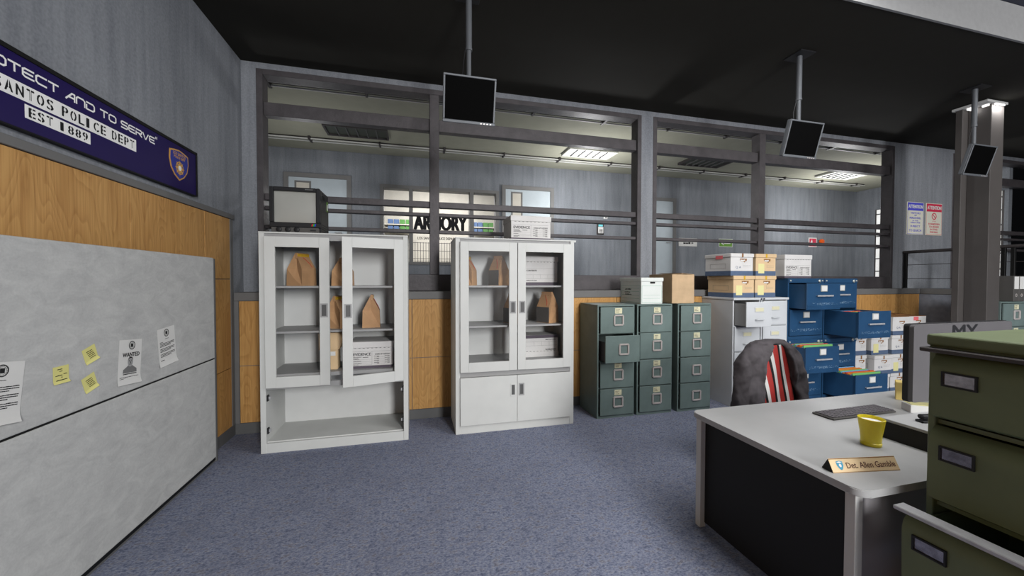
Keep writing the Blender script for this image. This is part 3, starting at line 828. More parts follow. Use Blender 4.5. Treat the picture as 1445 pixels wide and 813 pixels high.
bag(1.07, 4.16, Z2, math.radians(-60), .17, .16, .345, 'brown paper bag half hidden behind the middle door stiles of the right cabinet', 'dark')
bag(1.465, 4.12, Z2, math.radians(-60), .19, .17, .365, 'brown paper bag with dark panel on right cabinet middle shelf', 'dark')
# open topped sack in the left cabinet
t = thing('paper_sack', 'tall pale paper sack on the left cabinet bottom shelf behind door gap', 'paper bag', (-.80, 4.08, ZF))
obj('lower_body', B(-.09, .05, -.07, .07, 0, .20, .006), 'tan', t)
bm = BM(); poly(bm, [(-.12, .19), (.06, .19), (.09, .28), (.095, .365), (-.12, .365)], -.085, .085)
bmesh.ops.bevel(bm, geom=list(bm.edges), offset=.01, segments=2, affect='EDGES'); obj('upper_fold', bm, 'tan', t)
obj('tag', B(-.02, .03, -.076, -.07, .14, .18), 'paper', t)

# ------------------------------------------------------------------ evidence boxes
def evidence(x, y, z, label, w=.455, d=.36, h=.268, side='A', flip=False, hole=True, rz=0):
    t = thing('evidence_box', label, 'box', (x, y, z), rz)
    if flip: t.rotation_euler = (0, PI, rz); t.location.z = z+h
    hw = w/2
    bm = B(-hw, hw, 0, d, 0, h-.055, .003); obj('body', bm, 'carton', t)
    obj('base_band', B(-hw-.001, hw+.001, -.001, d+.001, 0.0005, .026 if side == 'A' else .035), 'purple', t)
    obj('lid', B(-hw-.007, hw+.007, -.007, d+.007, h-.06, h, .003), 'carton', t)
    bm = BM(); r_ = random.Random(int(abs(x)*50)+2)
    k = hw/.2275
    for i in range(9): quad(bm, (-.19+i*.045)*k, (-.17+i*.045)*k, h-.066, h-.0625, -.0005)
    if side == 'A':
        text(bm, 'EVIDENCE', -.20*k, -.015*k, .128, .155, -.0005, .0006, .0008)
        for i, zz in enumerate((.112, .102, .092, .070, .046, .036)): scrib(bm, -.20*k, (-.2+r_.uniform(.05, .09))*k, zz, .004, -.0005, r_, .15)
        scrib(bm, -.1*k, -.04*k, .108, .006, -.0005, r_, .15)
        text(bm, 'CHAIN OF CUSTODY', .03*k, .195*k, .132, .145, -.0005, .0006, .0006)
        for i in range(4):
            for a in (.02, .135): scrib(bm, a*k, (a+.055)*k, .118-i*.022, .004, -.0005, r_, .15); scrib(bm, (a+.03)*k, (a+.055)*k, .110-i*.022, .004, -.0005, r_, .15)
    else:
        text(bm, 'CONTENTS', -.2*k, -.06*k, .16, .176, -.0005, .0006, .001); scrib(bm, -.2*k, -.06*k, .05, .008, -.0005, r_, .1)
    obj('lettering', bm, 'ink', t)
    bm = BM(); L = lambda a, b, c, d_: quad(bm, a*k, b*k, c, d_, -.0004)
    if side == 'A':
        L(-.21, .2, .168, .1695)
        for zz in (.088, .066, .052, .034): L(-.21, -.002, zz, zz+.001)
        L(-.003, -.001, .034, .168)
        for zz in (.108, .086, .064, .042): L(.02, .205, zz, zz+.001)
    else:
        for zz in (.19, .12, .075): L(-.21, .19, zz, zz+.0015)
        for xx in (-.11, -.01, .09): L(xx, xx+.0015, .075, .12)
    obj('ruled_lines', bm, 'greyink', t)
    if hole:
        bm = lathe(BM(), [(.022, 0), (.022, .002)], 16)
        bmesh.ops.scale(bm, vec=(.6, 1.3, 1), verts=bm.verts); bmesh.ops.rotate(bm, verts=bm.verts, matrix=Matrix.Rotation(-PI/2, 3, 'Y'))
        bmesh.ops.translate(bm, verts=bm.verts, vec=(-hw-.0005, d*.45, h*.6)); obj('handle_hole', bm, 'paper', t)
evidence(1.235, 4.02, H, 'evidence box on top of the shut white cabinet')
evidence(4.965, 3.98, 1.635, 'evidence box on top of the blue filing cabinets', w=.455, h=.31)
evidence(-.43, 4.0, ZF, 'evidence box on the left cabinet bottom shelf behind ajar door', w=.40, h=.265)
evidence(1.39, 4.13, Z1, 'evidence box on the right cabinet top shelf', w=.40, d=.28, h=.33, side='B')
evidence(1.39, 4.13, ZF, 'upside-down evidence box on the right cabinet bottom shelf', w=.42, d=.28, h=.25, side='B', flip=True)

# ------------------------------------------------------------------ television
t = thing('television', 'old black tube television standing on the left white cabinet', 'television', (-1.105, 3.965, H))
hw, h = .214, .43
bm = BM()
box(bm, -hw, hw, .05, .36, .008, h, .006); obj('housing', bm, 'dark', t)
bm = BM(); V = []
for y, k, zt in ((.36, 1, h), (.54, .84, h*.86)): V.append([bm.verts.new((s*hw*k, y, z)) for s, z in ((-1, .02), (1, .02), (1, zt-.005), (-1, zt-.005))])
for i in range(4): bm.faces.new((V[0][i], V[0][(i+1) % 4], V[1][(i+1) % 4], V[1][i]))
bm.faces.new(V[1]); obj('rear_housing', bm, 'dark', t)
bm = BM(); s = .032
box(bm, -hw, -hw+s, 0, .05, .1, h-.0, .005); box(bm, hw-s, hw, 0, .05, .1, h, .005); box(bm, -hw+s, hw-s, 0, .05, h-.035, h, .004); box(bm, -hw, hw, 0, .05, .055, .1, .005)
obj('bezel', bm, 'dark', t)
bm = BM(); n = 8; V = {}
for i in range(n+1):
    for j in range(n+1):
        u, v = i/n*2-1, j/n*2-1; V[i, j] = bm.verts.new((u*(hw-s), .035-.018*(1-u*u)*(1-v*v), .1+(h-.035-.1)*(v+1)/2))
for i in range(n):
    for j in range(n): bm.faces.new((V[i, j], V[i+1, j], V[i+1, j+1], V[i, j+1]))
obj('screen', bm, 'crt', t, True)
obj('control_panel', B(-hw+.012, hw-.012, .008, .05, .008, .055, .003), 'binder', t)
for k in range(3):
    bm = lathe(BM(), [(.024, 0), (.024, .012), (.018, .016)], 20); bmesh.ops.rotate(bm, verts=bm.verts, matrix=Matrix.Rotation(PI/2, 3, 'X')); bmesh.ops.translate(bm, verts=bm.verts, vec=(-.135+k*.075, .008, .033))
    obj('knob', bm, 'dark', t, True)
obj('button', B(.13, .18, .002, .01, .024, .036), 'dark', t)
for k, c in enumerate(('ledr', 'ledg', 'ledb')):
    obj('colour_stripe', poly(BM(), [(.140+k*.013, .068), (.150+k*.013, .068), (.157+k*.013, .09), (.147+k*.013, .09)], -.002, .0), c, t)
bm = scrib(BM(), .09, .16, h-.02, .007, 0, random.Random(8), .15); obj('maker_lettering', bm, 'greyink', t)
bm = BM()
for k in range(4): box(bm, hw-.001, hw+.002, .1, .34, .03+k*.022, .036+k*.022)
box(bm, hw-.001, hw+.002, .1, .2, .35, .385)
obj('vent_slots', bm, 'black', t)
st_ = obj('side_sticker', B(hw, hw+.002, .29, .34, .26, .36), 'exitgreen', t); obj('sticker_centre', B(hw+.002, hw+.003, .295, .335, .275, .335), 'paper', st_)
obj('foot', B(-.17, -.1, .06, .3, 0, .008), 'black', t); obj('foot', B(.1, .17, .06, .3, 0, .008), 'black', t)

# ------------------------------------------------------------------ filing cabinets
def green_cab(x, y, w, label, pulled=(), cards=(1, 1, 1, 1), h=1.318, d=.47, loc_z=0, ix=0, rz=0):
    t = thing('filing_cabinet', label, 'filing cabinet', (x, y, loc_z), rz)
    bm = BM(); lip = .018
    box(bm, 0, lip, 0, d, 0, h-.02, .002); box(bm, w-lip, w, 0, d, 0, h-.02, .002); box(bm, 0, w, 0, d, h-.02, h, .003)
    box(bm, lip, w-lip, d-.015, d, 0, h-.02); box(bm, lip, w-lip, .0, d-.015, 0, .03)
    hd = (h-.05)/4
    for k in range(1, 4): box(bm, lip, w-lip, .006, .03, .03+k*hd-.004, .03+k*hd+.004)
    obj('body', bm, 'green', t)
    for k in range(4):
        z0 = .03+(3-k)*hd+.005; z1 = z0+hd-.01; pl = dict(pulled).get(k, 0)
        dr = bpy.data.objects.new('drawer', None); COL.objects.link(dr); dr.parent = t; dr.location = (0, -pl, z0)
        zz = z1-z0; a, b = .034, w-.012
        obj('front', B(a, b, -.014, .004, 0, zz, .004, 2), 'green', dr)
        bm = BM(); box(bm, a+.01, b-.01, .005, d-.04, .01, .02); box(bm, a+.01, a+.018, .005, d-.04, .02, zz*.75); box(bm, b-.018, b-.01, .005, d-.04, .02, zz*.75)
        obj('tray', bm, 'rail', dr)
        cx = (a+b)/2+.01; hz = zz*.50; q = .055; tk = .009
        bm = BM()
        for sx in (-1, 1): box(bm, cx+sx*q-tk, cx+sx*q+tk, -.028, -.014, hz-q, hz+q, .002)
        for sz in (-1, 1): box(bm, cx-q, cx+q, -.028, -.014, hz+sz*q-tk, hz+sz*q+tk, .002)
        obj('handle', bm, 'silver', dr)
        if cards[k]:
            c = obj('label_card', B(cx-.045, cx+.045, -.0165, -.014, hz+q+.022, hz+q+.085), 'cream', dr)
            bm = BM(); r_ = random.Random(k+int(x*10))
            for i in range(3): scrib(bm, cx-.035, cx-.0+.02*r_.random(), hz+q+.066-i*.016, .005, -.0165, r_, .15)
            obj('handwriting', bm, 'ink', c)
    return t
green_cab(2.012, 3.955, .478, 'sage green filing cabinet with its second drawer pulled out', pulled={1: .12}.items(), cards=(1, 0, 1, 1))
green_cab(2.525, 3.955, .478, 'sage green filing cabinet under the white ruled box')
green_cab(3.075, 3.945, .478, 'sage green filing cabinet nearest the white filing cabinets', cards=(1, 1, 0, 0))
green_cab(7.59, 3.30, .55, 'sage green filing cabinet beyond the desk monitor, with binders on top', cards=(1, 1, 1, 1), h=1.318, d=.45)

def white_cab(x, w, label, pull=0, y=3.92, h=1.382):
    t = thing('filing_cabinet', label, 'filing cabinet', (x, y, 0)); d = .53
    bm = BM(); lip = .02
    box(bm, 0, lip, 0, d, 0, h-.03, .002); box(bm, w-lip, w, 0, d, 0, h-.03, .002); box(bm, lip, w-lip, d-.015, d, 0, h-.03); box(bm, lip, w-lip, 0, d-.015, 0, .05)
    hd = (h-.085)/4
    for k in range(1, 4): box(bm, lip, w-lip, .004, .03, .05+k*hd-.006, .05+k*hd+.006)
    obj('body', bm, 'wcab', t)
    tp = obj('top', B(-.005, w+.005, -.02, d, h-.03, h, .006, 2), 'wcab', t)
    for k in range(4):
        z0 = .05+(3-k)*hd+.008; zz = hd-.016; pl = pull if k == 0 else 0
        dr = bpy.data.objects.new('drawer', None); COL.objects.link(dr); dr.parent = t; dr.location = (0, -pl, z0)
        a, b = .024, w-.024
        obj('front', B(a, b, -.012, .004, 0, zz, .004, 2), 'wcab', dr)
        bm = BM(); box(bm, a+.01, b-.01, .005, d-.04, .01, .02); box(bm, a+.01, a+.018, .005, d-.04, .02, zz*.92); box(bm, b-.018, b-.01, .005, d-.04, .02, zz*.8)
        obj('tray', bm, 'edge', dr)
        cx = (a+b)/2
        hh = obj('card_holder', B(cx-.07, cx+.07, -.018, -.012, zz*.60, zz*.60+.06, .002), 'wcabside', dr); obj('label_card', B(cx-.06, cx+.06, -.0195, -.018, zz*.60+.008, zz*.60+.05), 'cream', hh)
        bm = tube(BM(), [(cx-.06, -.012, zz*.3), (cx-.055, -.035, zz*.3), (cx+.055, -.035, zz*.3), (cx+.06, -.012, zz*.3)], .007, 8)
        obj('handle', bm, 'wcab', dr, True)
    bm = lathe(BM(), [(.01, 0), (.01, .008)], 14); bmesh.ops.rotate(bm, verts=bm.verts, matrix=Matrix.Rotation(PI/2, 3, 'X')); bmesh.ops.translate(bm, verts=bm.verts, vec=(w-.006 if pull else .02, -.02, h-.016))
    obj('lock', bm, 'dark', t)
white_cab(3.855, .425, 'white filing cabinet with its top drawer pulled out', .17)
white_cab(4.295, .425, 'white filing cabinet with all drawers shut, beside the blue cabinets')

def folders(t_x0, t_x1, y0, y1, z, h, where, n=13):
    cs = ['fold_g', 'fold_b', 'fold_o', 'fold_r', 'fold_o', 'fold_b']; nm = dict(fold_g='green', fold_b='light blue', fold_o='orange', fold_r='red')
    for k in range(n):
        c = cs[(k*5+k//3) % 6]; y = y0+(y1-y0)*(k+.5)/n
        o = obj('file_folder', B(t_x0, t_x1, -.006, .006, 0, h-.006*((k*3) % 4), .001), c)
        o.location = (0, y, z); o.rotation_euler = (math.radians(-4), 0, 0)
        tag(o, '%s file folder standing in the %s' % (nm[c], where), 'folder', '%s folders in the %s' % (nm[c], where))
def blue_unit(x, z, w, label, pulls=(0, 0), y=3.95, h=.815):
    t = thing('filing_cabinet', label, 'filing cabinet', (x, y, z)); d = .48
    bm = BM(); lip = .02
    box(bm, 0, lip, 0, d, 0, h-.001, .002); box(bm, w-lip, w, 0, d, 0, h-.001, .002); box(bm, lip, w-lip, d-.015, d, 0, h-.001); box(bm, lip, w-lip, 0, d-.015, 0, .042)
    box(bm, lip, w-lip, 0, d-.015, h-.062, h-.001); box(bm, lip, w-lip, .01, .03, .40, .41)
    obj('body', bm, 'blue', t)
    obj('header_plate', B(.004, w-.004, -.012, 0, h-.062, h-.004, .004), 'blue', t)
    for sx in (.03, w-.03):
        bm = lathe(BM(), [(.012, 0), (.012, .005), (.006, .008)], 12); bmesh.ops.rotate(bm, verts=bm.verts, matrix=Matrix.Rotation(PI/2, 3, 'X')); bmesh.ops.translate(bm, verts=bm.verts, vec=(sx, -.012, h-.032)); obj('rivet', bm, 'rivet', t, True)
    bm = lathe(BM(), [(.02, 0), (.02, .01), (.012, .016)], 16); bmesh.ops.rotate(bm, verts=bm.verts, matrix=Matrix.Rotation(PI/2, 3, 'X')); bmesh.ops.translate(bm, verts=bm.verts, vec=(w-.085, -.012, h-.036)); obj('lock', bm, 'rivet', t, True)
    for k in range(2):
        z0 = .412 if k == 0 else .05; zz = .338 if k == 0 else .345; pl = pulls[k]
        dr = bpy.data.objects.new('drawer', None); COL.objects.link(dr); dr.parent = t; dr.location = (0, -pl, z0)
        a, b = .024, w-.024
        obj('front', B(a, b, -.014, .004, 0, zz, .004, 2), 'blue', dr)
        bm = BM(); box(bm, a+.008, b-.008, .005, d-.04, .01, .02); box(bm, a+.008, a+.016, .005, d-.04, .02, zz-.012); box(bm, b-.016, b-.008, .005, d-.04, .02, zz-.012); box(bm, a+.016, b-.016, d-.05, d-.04, .02, zz-.02)
        obj('tray', bm, 'blue', dr)
        cx = (a+b)/2+.0
        hh = obj('card_holder', B(cx-.055, cx+.055, -.02, -.014, zz*.68, zz*.68+.085, .003), 'rivet', dr); obj('label_card', B(cx-.045, cx+.045, -.0215, -.02, zz*.68+.01, zz*.68+.075), 'paper', hh)
        bm = BM(); box(bm, cx-.13, cx+.13, -.042, -.034, zz*.50, zz*.50+.02, .002); box(bm, cx-.12, cx-.108, -.036, -.014, zz*.5+.003, zz*.5+.017); box(bm, cx+.108, cx+.12, -.036, -.014, zz*.5+.003, zz*.5+.017)
        obj('handle', bm, 'steel', dr)
        bm = BM(); r_ = random.Random(int(x*7+k+z*3))
        for i in range(70): xx = r_.gauss(cx, .11); xx = min(max(xx, a+.02), b-.03); q = r_.random()*.03; quad(bm, xx, xx+r_.uniform(.004, .014), zz*.17+q, zz*.17+q+.004, -.014)
        obj('scuff', bm, 'scuff', dr)
        bm = BM()
        for i in range(3): box(bm, a+.01, b-.01, -.017, -.014, .012+i*.018, .019+i*.018)
        obj('ridge', bm, 'blue', dr)
xa, xb, wb = 4.762, 5.38, .605
blue_unit(xa, 0, wb, 'blue two-drawer cabinet, lower left of the stack, top drawer open', (.22, 0))
blue_unit(xb, 0, wb, 'blue two-drawer cabinet, lower right of the stack, bottom drawer open', (0, .38))
blue_unit(xa, .816, wb, 'blue two-drawer cabinet, upper left of the stack, under the evidence box', (.22, 0))
blue_unit(xb, .816, wb, 'blue two-drawer cabinet, upper right of the stack, bottom drawer pulled far out', (0, .40))
folders(xa+.06, xa+wb-.06, 3.95-.20, 3.94, .437, .33, 'lower left blue drawer')
folders(xb+.06, xb+wb-.06, 3.95-.36, 3.94, .075, .33, 'lower right blue drawer', 18)
folders(xb+.06, xb+wb-.06, 3.95-.22, 3.94, .816+.075, .296, 'upper right blue drawer', 8)

# ------------------------------------------------------------------ archive boxes
def archive(x, y, z, label, kind='white', w=.325, d=.42, h=.27, note=False, mark=True, sticker=False, rz=0, lid=True):
    t = thing('archive_box', label, 'box', (x, y, z), rz)
    c = 'carton' if kind == 'white' else 'tan'
    obj('body', B(0, w, 0, d, 0, h-.045, .003), c, t)
    obj('base_band', B(-.001, w+.001, -.001, d+.001, .0008, .06), 'band', t)
    if lid:
        l = obj('lid', B(-.008, w+.008, -.01, d+.008, h-.05, h, .008, 2), c, t)
        obj('lid_tape', B(w/2-.012, w/2+.012, -.0115, -.009, h-.05, h-.002), 'ygold' if kind != 'white' else 'brown', l)
    else:
        bm = BM(); box(bm, 0, w, 0, .008, h-.045, h-.01); box(bm, 0, w, d-.008, d, h-.045, h-.01); box(bm, 0, .008, .008, d-.008, h-.045, h-.01); box(bm, w-.008, w, .008, d-.008, h-.045, h-.01)
        obj('rim', bm, c, t)
        bm = BM(); box(bm, .0, w, .0, d*.55, h-.01, h-.005); box(bm, .02, w-.02, d*.4, d, h-.004, h+.004); obj('flap', bm, 'brown', t)
    cx, hz = w/2+.02, h-.085
    obj('handle_hole', poly(BM(), [(cx-.055, hz+.018), (cx+.055, hz+.018), (cx+.05, hz-.01), (cx+.03, hz-.016), (cx+.02, hz-.03), (cx+.0, hz-.02), (cx-.045, hz-.014)], -.0015, -.0002), 'brown', t)
    obj('torn_edge', poly(BM(), [(cx-.05, hz-.012), (cx-.04, hz+.006), (cx-.005, hz+.002), (cx+.02, hz+.008), (cx+.03, hz-.008), (cx, hz-.016)], -.0025, -.0015), 'paper', t)
    if mark and not note:
        bm = text(BM(), 'Q A', w*.22, w*.46, .088, .12, -.0005, .0006, .0006); obj('lettering', bm, 'band', t)
    if note: obj('label_card', B(w*.12, w*.42, -.002, -.0005, .03, .155), 'ynote', t)
    bm = BM()
    for zz in (.13, .11): quad(bm, w*.55, w*.9, zz, zz+.0015, -.0003)
    for zz in (.16, .13, .1): quad(bm, w*.55, w*.551, .1, .16, -.0003)
    obj('ruled_lines', bm, 'greyink', t)
    bm = BM()
    for a, b, c_, e in ((.08, .34, .15, .152), (.08, .34, .09, .092), (.08, .082, .09, .15), (.338, .34, .09, .15)): box(bm, -.0012, -.0004, a, b, c_, e)
    obj('side_ruling', bm, 'greyink', t)
    if sticker: obj('sticker', B(-.009, -.008, .12, .24, h-.068, h-.022) if kind == 'white' and lid else B(w*.28, w*.55, -.003, -.0005, h-.07, h-.015), 'pink', t)
    return t
zt = 1.384
archive(3.885, 3.945, zt, 'tan archive box, lower left of the four on the white filing cabinets', 'tan', .318, .43, .278, note=True)
archive(4.222, 3.945, zt, 'tan archive box, lower right of the four on the white filing cabinets', 'tan', .325, .43, .278, note=True)
archive(3.838, 3.945, zt+.279, 'white archive box with red sticker on the tan boxes', 'white', .345, .43, .282, sticker=True)
archive(4.228, 3.945, zt+.279, 'tan archive box beside the white one, on top of a tan box', 'tan', .318, .43, .282, note=True)
hb = .273
P4 = 'by the wood wall'
archive(5.995, 3.97, 0, 'white archive box on floor, bottom of the pile against blue cabinets', w=.2, mark=False)
archive(5.995, 3.96, hb, 'white archive box in the pile against blue cabinets, second from floor', w=.2, mark=False)
archive(5.995, 3.97, 2*hb, 'white archive box in the pile against blue cabinets, topmost', w=.22, mark=False)
archive(6.225, 3.90, 0, 'white archive box on floor, second pile from the blue cabinets', w=.335)
archive(6.235, 3.88, hb, 'white archive box with marking, middle of the second pile', w=.335)
archive(6.25, 3.93, 2*hb, 'white archive box with yellow label, top of the second pile', w=.325, note=True)
archive(6.62, 3.92, 0, 'white archive box on floor, third pile from the blue cabinets', w=.325)
archive(6.60, 3.90, hb, 'white archive box with yellow label, second in the third pile', w=.325, note=True)
archive(6.62, 3.91, 2*hb, 'white archive box in third pile, second from top', w=.325)
archive(6.615, 3.90, 3*hb, 'white archive box with torn handle, top of the third pile', w=.325, lid=False)
archive(6.965, 3.93, 0, 'white archive box on floor, last pile and mostly behind the monitor', w=.36)
archive(6.965, 3.95, hb, 'white archive box in the last pile behind the monitor, second from floor', w=.36)
archive(6.965, 3.93, 2*hb, 'white archive box in the last pile behind the monitor, third from floor', w=.36)
archive(6.965, 3.92, 3*hb, 'white archive box with pink sticker, top of the last pile', w=.36, sticker=True, lid=False, mark=False)

# white ruled box and cardboard box on the green cabinets
t = thing('archive_box', 'white box with green ruled lines on the sage filing cabinet', 'box', (2.592, 3.98, 1.319))
w, d, h = .29, .47, .315
obj('body', B(0, w, 0, d, 0, h-.04, .003), 'cartong', t); obj('lid', B(-.008, w+.008, -.008, d+.008, h-.045, h, .003), 'cartong', t)
bm = BM(); bm2 = BM(); tube(bm2, [(w/2-.025, -.0008, h-.06), (w/2+.035, -.0008, h-.06)], .011, 10); obj('handle_hole', bm2, 'black', t)
for a, b, c_, e in ((.01, w-.01, .015, .018), (.01, w-.01, .215, .218), (.01, .013, .015, .218), (w-.013, w-.01, .015, .218), (.03, w-.03, .065, .067), (.03, w-.03, .105, .107)): quad(bm, a, b, c_, e, -.0003)
for a, b, c_, e in ((.02, d-.02, .015, .018), (.02, d-.02, .215, .218), (.02, .024, .015, .218), (d-.024, d-.02, .015, .218), (.04, d-.04, .06, .063), (.04, d-.04, .1, .103), (.04, d-.04, .145, .148), (.04, d-.04, .185, .188)): box(bm, -.001, -.0003, a, b, c_, e)
obj('ruled_lines', bm, 'gline', t)
bm = BM(); r_ = random.Random(5)
for zz, a in ((.165, .22), (.13, .24), (.1, .21)):
    y = a
    while y < a+.13: q = r_.uniform(.008, .02); box(bm, -.0018, -.001, y, y+q, zz, zz+r_.uniform(.008, .016)); y += q+.008
obj('handwriting', bm, 'ink', t)
t = thing('cardboard_box', 'plain brown cardboard box beside the white ruled box', 'box', (3.02, 3.985, 1.319))
w, d, h = .318, .47, .355
obj('body', B(0, w, 0, d, 0, h, .004), 'cardboard', t)
bm = BM(); poly(bm, [(-.003, h), (w/2, h+.006), (w/2, h+.009), (-.003, h+.003)], 0, d); poly(bm, [(w+.003, h), (w/2-.02, h+.016), (w/2-.02, h+.019), (w+.003, h+.003)], .01, d-.01)
obj('flap', bm, 'cardboard', t)

# binders on the far green cabinet
for k in range(2):
    t = thing('ring_binder', ['dark grey ring binder with white spine label, left one on the far green cabinet', 'dark grey ring binder at the right edge, second on the far green cabinet'][k], 'binder', (7.925+k*.115, 3.33, 1.319))
    obj('cover', B(0, .108, 0, .28, 0, .35, .004), 'binder', t); obj('spine_label', B(.008, .1, -.002, 0, .17, .34), 'paper', t)
    bm = ring(BM(), .054, .085, .011, .022, -.0005); obj('finger_ring', bm, 'silver', t)

# ------------------------------------------------------------------ attention signs
def att(x, label, head, mat, lines, symbol):
    t = thing('wall_sign', label, 'sign', (x, YW, 2.695)); hw, hh = .205, .285
    obj('board', B(-hw, hw, -.012, 0, -hh, hh, .004), 'signcream', t)
    obj('header', B(-hw+.012, hw-.012, -.0135, -.012, hh-.15, hh-.012), mat, t)
    obj('header_lettering', text(BM(), head, -hw+.03, hw-.03, hh-.11, hh-.05, -.0135, .0008, .004), 'paper', t)
    bm = BM()
    for s, hwid, z, h in lines: text(bm, s, -hwid, hwid, z, z+h, -.012, .0008, .0015)
    for a, b, c_, e in ((-hw+.012, -hw+.016, -hh+.012, hh-.15), (hw-.016, hw-.012, -hh+.012, hh-.15), (-hw+.012, hw-.012, -hh+.012, -hh+.018)): quad(bm, a, b, c_, e, -.012)
    if symbol:
        ring(bm, 0, .055, .045, .062, -.012); flat(bm, [(-.045, .09), (-.033, .1), (.045, .02), (.033, .01)], -.012, .0012)
    obj('lettering', bm, mat, t)
att(8.49, 'blue headed attention sign on back wall above the railing', 'ATTENTION', 'signblue', [('VISITORS', .12, .075, .032), ('AND', .03, .045, .018), ('PERSONNEL', .14, -.01, .032), ('IN THIS', .07, -.05, .016), ('AREA ARE', .12, -.085, .022), ('SUBJECT', .12, -.16, .038), ('TO SEARCH', .15, -.23, .038)], False)
att(8.96, 'red headed no smoking sign on back wall above the railing', 'ATTENTION', 'signred', [('IT IS', .04, -.045, .018), ('FORBIDDEN', .14, -.1, .032), ('TO SMOKE', .125, -.15, .032), ('IN THIS', .09, -.195, .03), ('PREMISES', .1, -.24, .026)], True)

# ------------------------------------------------------------------ desk and what stands on it
t = thing('office_desk', 'grey office desk with modesty side painted in shade in front of the jacket chair', 'desk', (1.735, 1.11, 0))
X1, Y1 = 2.45, .985
def rrect(x0, x1, y0, y1, r, n=8):
    P = []
    for cx, cy, a0 in ((x1-r, y1-r, 0), (x0+r, y1-r, 90), (x0+r, y0+r, 180), (x1-r, y0+r, 270)):
        for k in range(n+1): a = math.radians(a0+90*k/n); P.append((cx+r*math.cos(a), cy+r*math.sin(a)))
    return P
obj('desktop', polyz(BM(), rrect(0, X1, 0, Y1, .05), .718, .75, .004), 'desk', t, True)
for x, y in ((.04, .05), (.04, .935), (X1-.08, .05), (X1-.08, .935)): obj('leg', B(x, x+.042, y, y+.042, 0, .718, .002), 'desklegs', t)
obj('side_panel', B(.074, .086, .092, .935, .03, .716), 'deskshade', t); obj('side_panel', B(X1-.075, X1-.06, .092, .935, .03, .716), 'deskshade', t)
obj('front_panel', B(.082, X1-.08, .062, .078, .02, .716), 'deskpanel', t)
obj('apron', B(.06, X1-.06, .94, .955, .62, .717), 'deskshade', t)

t = thing('desk_riser', 'low riser shelf with edge painted in shade on the desk behind the cup', 'riser', (2.455, 1.15, .7505))
obj('top', B(0, .42, 0, .345, .090, .105, .002), 'desk', t); obj('side', B(.0, .03, 0, .345, 0, .090), 'deskshade', t); obj('side', B(.39, .42, 0, .345, 0, .09), 'deskshade', t)  # riser sides coloured near black for the shade on them
obj('back', B(.03, .39, .32, .34, 0, .09), 'deskshade', t)
t = thing('black_object', 'small black object on the riser against the olive filing cabinet', 'black_object', (2.562, 1.39, .856), math.radians(-10))  # unidentified dark object, its base and arm shape made up
obj('base', B(0, .14, -.02, .02, 0, .012, .003), 'dark', t); obj('arm', B(.005, .135, -.016, .016, .018, .04, .006), 'dark', t); obj('hinge', B(.1, .13, -.018, .018, .012, .03), 'steel', t)

t = thing('computer_monitor', 'wide flat monitor seen from its grey back, on the desk', 'monitor', (3.345, 1.6, .7505))
obj('back_shell', polyz(BM(), [(0, 0), (1, 0), (1, 1), (0, 1)], 0, 1), 'monback', t).hide_render = False
bpy.data.objects.remove(t.children[0])
bm = BM(); poly(bm, [(x, z) for x, z in rrect(-.455, .455, .115, .585, .02)], 0, .022); obj('back_shell', bm, 'monback', t)
bm = BM(); poly(bm, [(x, z) for x, z in rrect(-.458, .458, .112, .588, .02)], .022, .05); obj('bezel', bm, 'dark', t)
obj('screen', B(-.435, .435, .05, .051, .135, .565), 'screen', t)
obj('lettering', text(BM(), 'MY', -.115, .115, .49, .573, 0, .001, .004), 'dark', t)
obj('stand_neck', B(.03, .11, .005, .03, .012, .30, .004), 'monback', t); obj('stand_base', B(-.03, .2, -.09, .09, 0, .012, .004), 'monback', t)

t = thing('paper_stack', 'white paper stack with yellow top sheet under the desk monitor', 'paper', (3.078, 1.712, .7505), math.radians(-32))
obj('sheets', B(0, .21, 0, .09, 0, .05, .002), 'paper', t); obj('top_sheet', B(.01, .2, .006, .085, .05, .053), 'ynote', t)
t = thing('card_box', 'upright yellow card box on the desk behind the monitor', 'box', (3.322, 1.935, .7505), math.radians(-58))
obj('body', B(0, .11, 0, .09, 0, .125, .003), 'ybox', t); obj('lid', B(-.002, .112, -.002, .092, .07, .128, .003), 'ybox', t)
t = thing('keyboard', 'dark grey computer keyboard lying on the desk', 'keyboard', (2.45, 1.728, .7505), math.radians(1))
obj('case', B(0, .545, 0, .13, 0, .012, .004), 'binder', t)
bm = BM()
for j in range(5):
    x = .012
    while x < .525: q = .022 if not (j == 0 and .12 < x < .14) else .15; box(bm, x, x+q, .01+j*.0225, .029+j*.0225, .012, .018, .0015); x += q+.0045
obj('keys', bm, 'keys', t)
t = thing('cup', 'mustard yellow cup with white filling on the desk', 'cup', (2.282, 1.428, .7505))
obj('body', lathe(BM(), [(.040, 0), (.043, .004), (.043, .016), (.041, .018), (.044, .06), (.052, .115), (.055, .138), (.053, .140), (.050, .136), (.049, .120), (.0, .118)], 40), 'cup', t, True)
obj('filling', lathe(BM(), [(.0489, .1185), (.0489, .1235), (.03, .1245)], 40), 'milk', t, True)
t = thing('name_plate', 'triangular beige desk name plate with badge at the desk corner', 'name plate', (1.781, 1.252, .7505), math.radians(-9.2))
bm = BM(); L, dd, hh = .325, .058, .052
a = [bm.verts.new((x, y, z)) for x in (0, L) for y, z in ((0, 0), (dd, 0), (dd/2, hh))]
for q in ((0, 3, 5, 2), (1, 2, 5, 4), (0, 1, 4, 3)): bm.faces.new([a[i] for i in q])
obj('board', bm, 'plate', t)
bm = BM()
for x in (-.0008, L+.0008): bm.faces.new([bm.verts.new((x, y, z)) for y, z in ((.001, .0), (dd-.001, 0), (dd/2, hh-.001))])
obj('end_cap', bm, 'black', t)
an = math.atan2(dd/2, hh); RM = Matrix.Rotation(-an, 3, 'X'); sl = math.hypot(dd/2, hh)
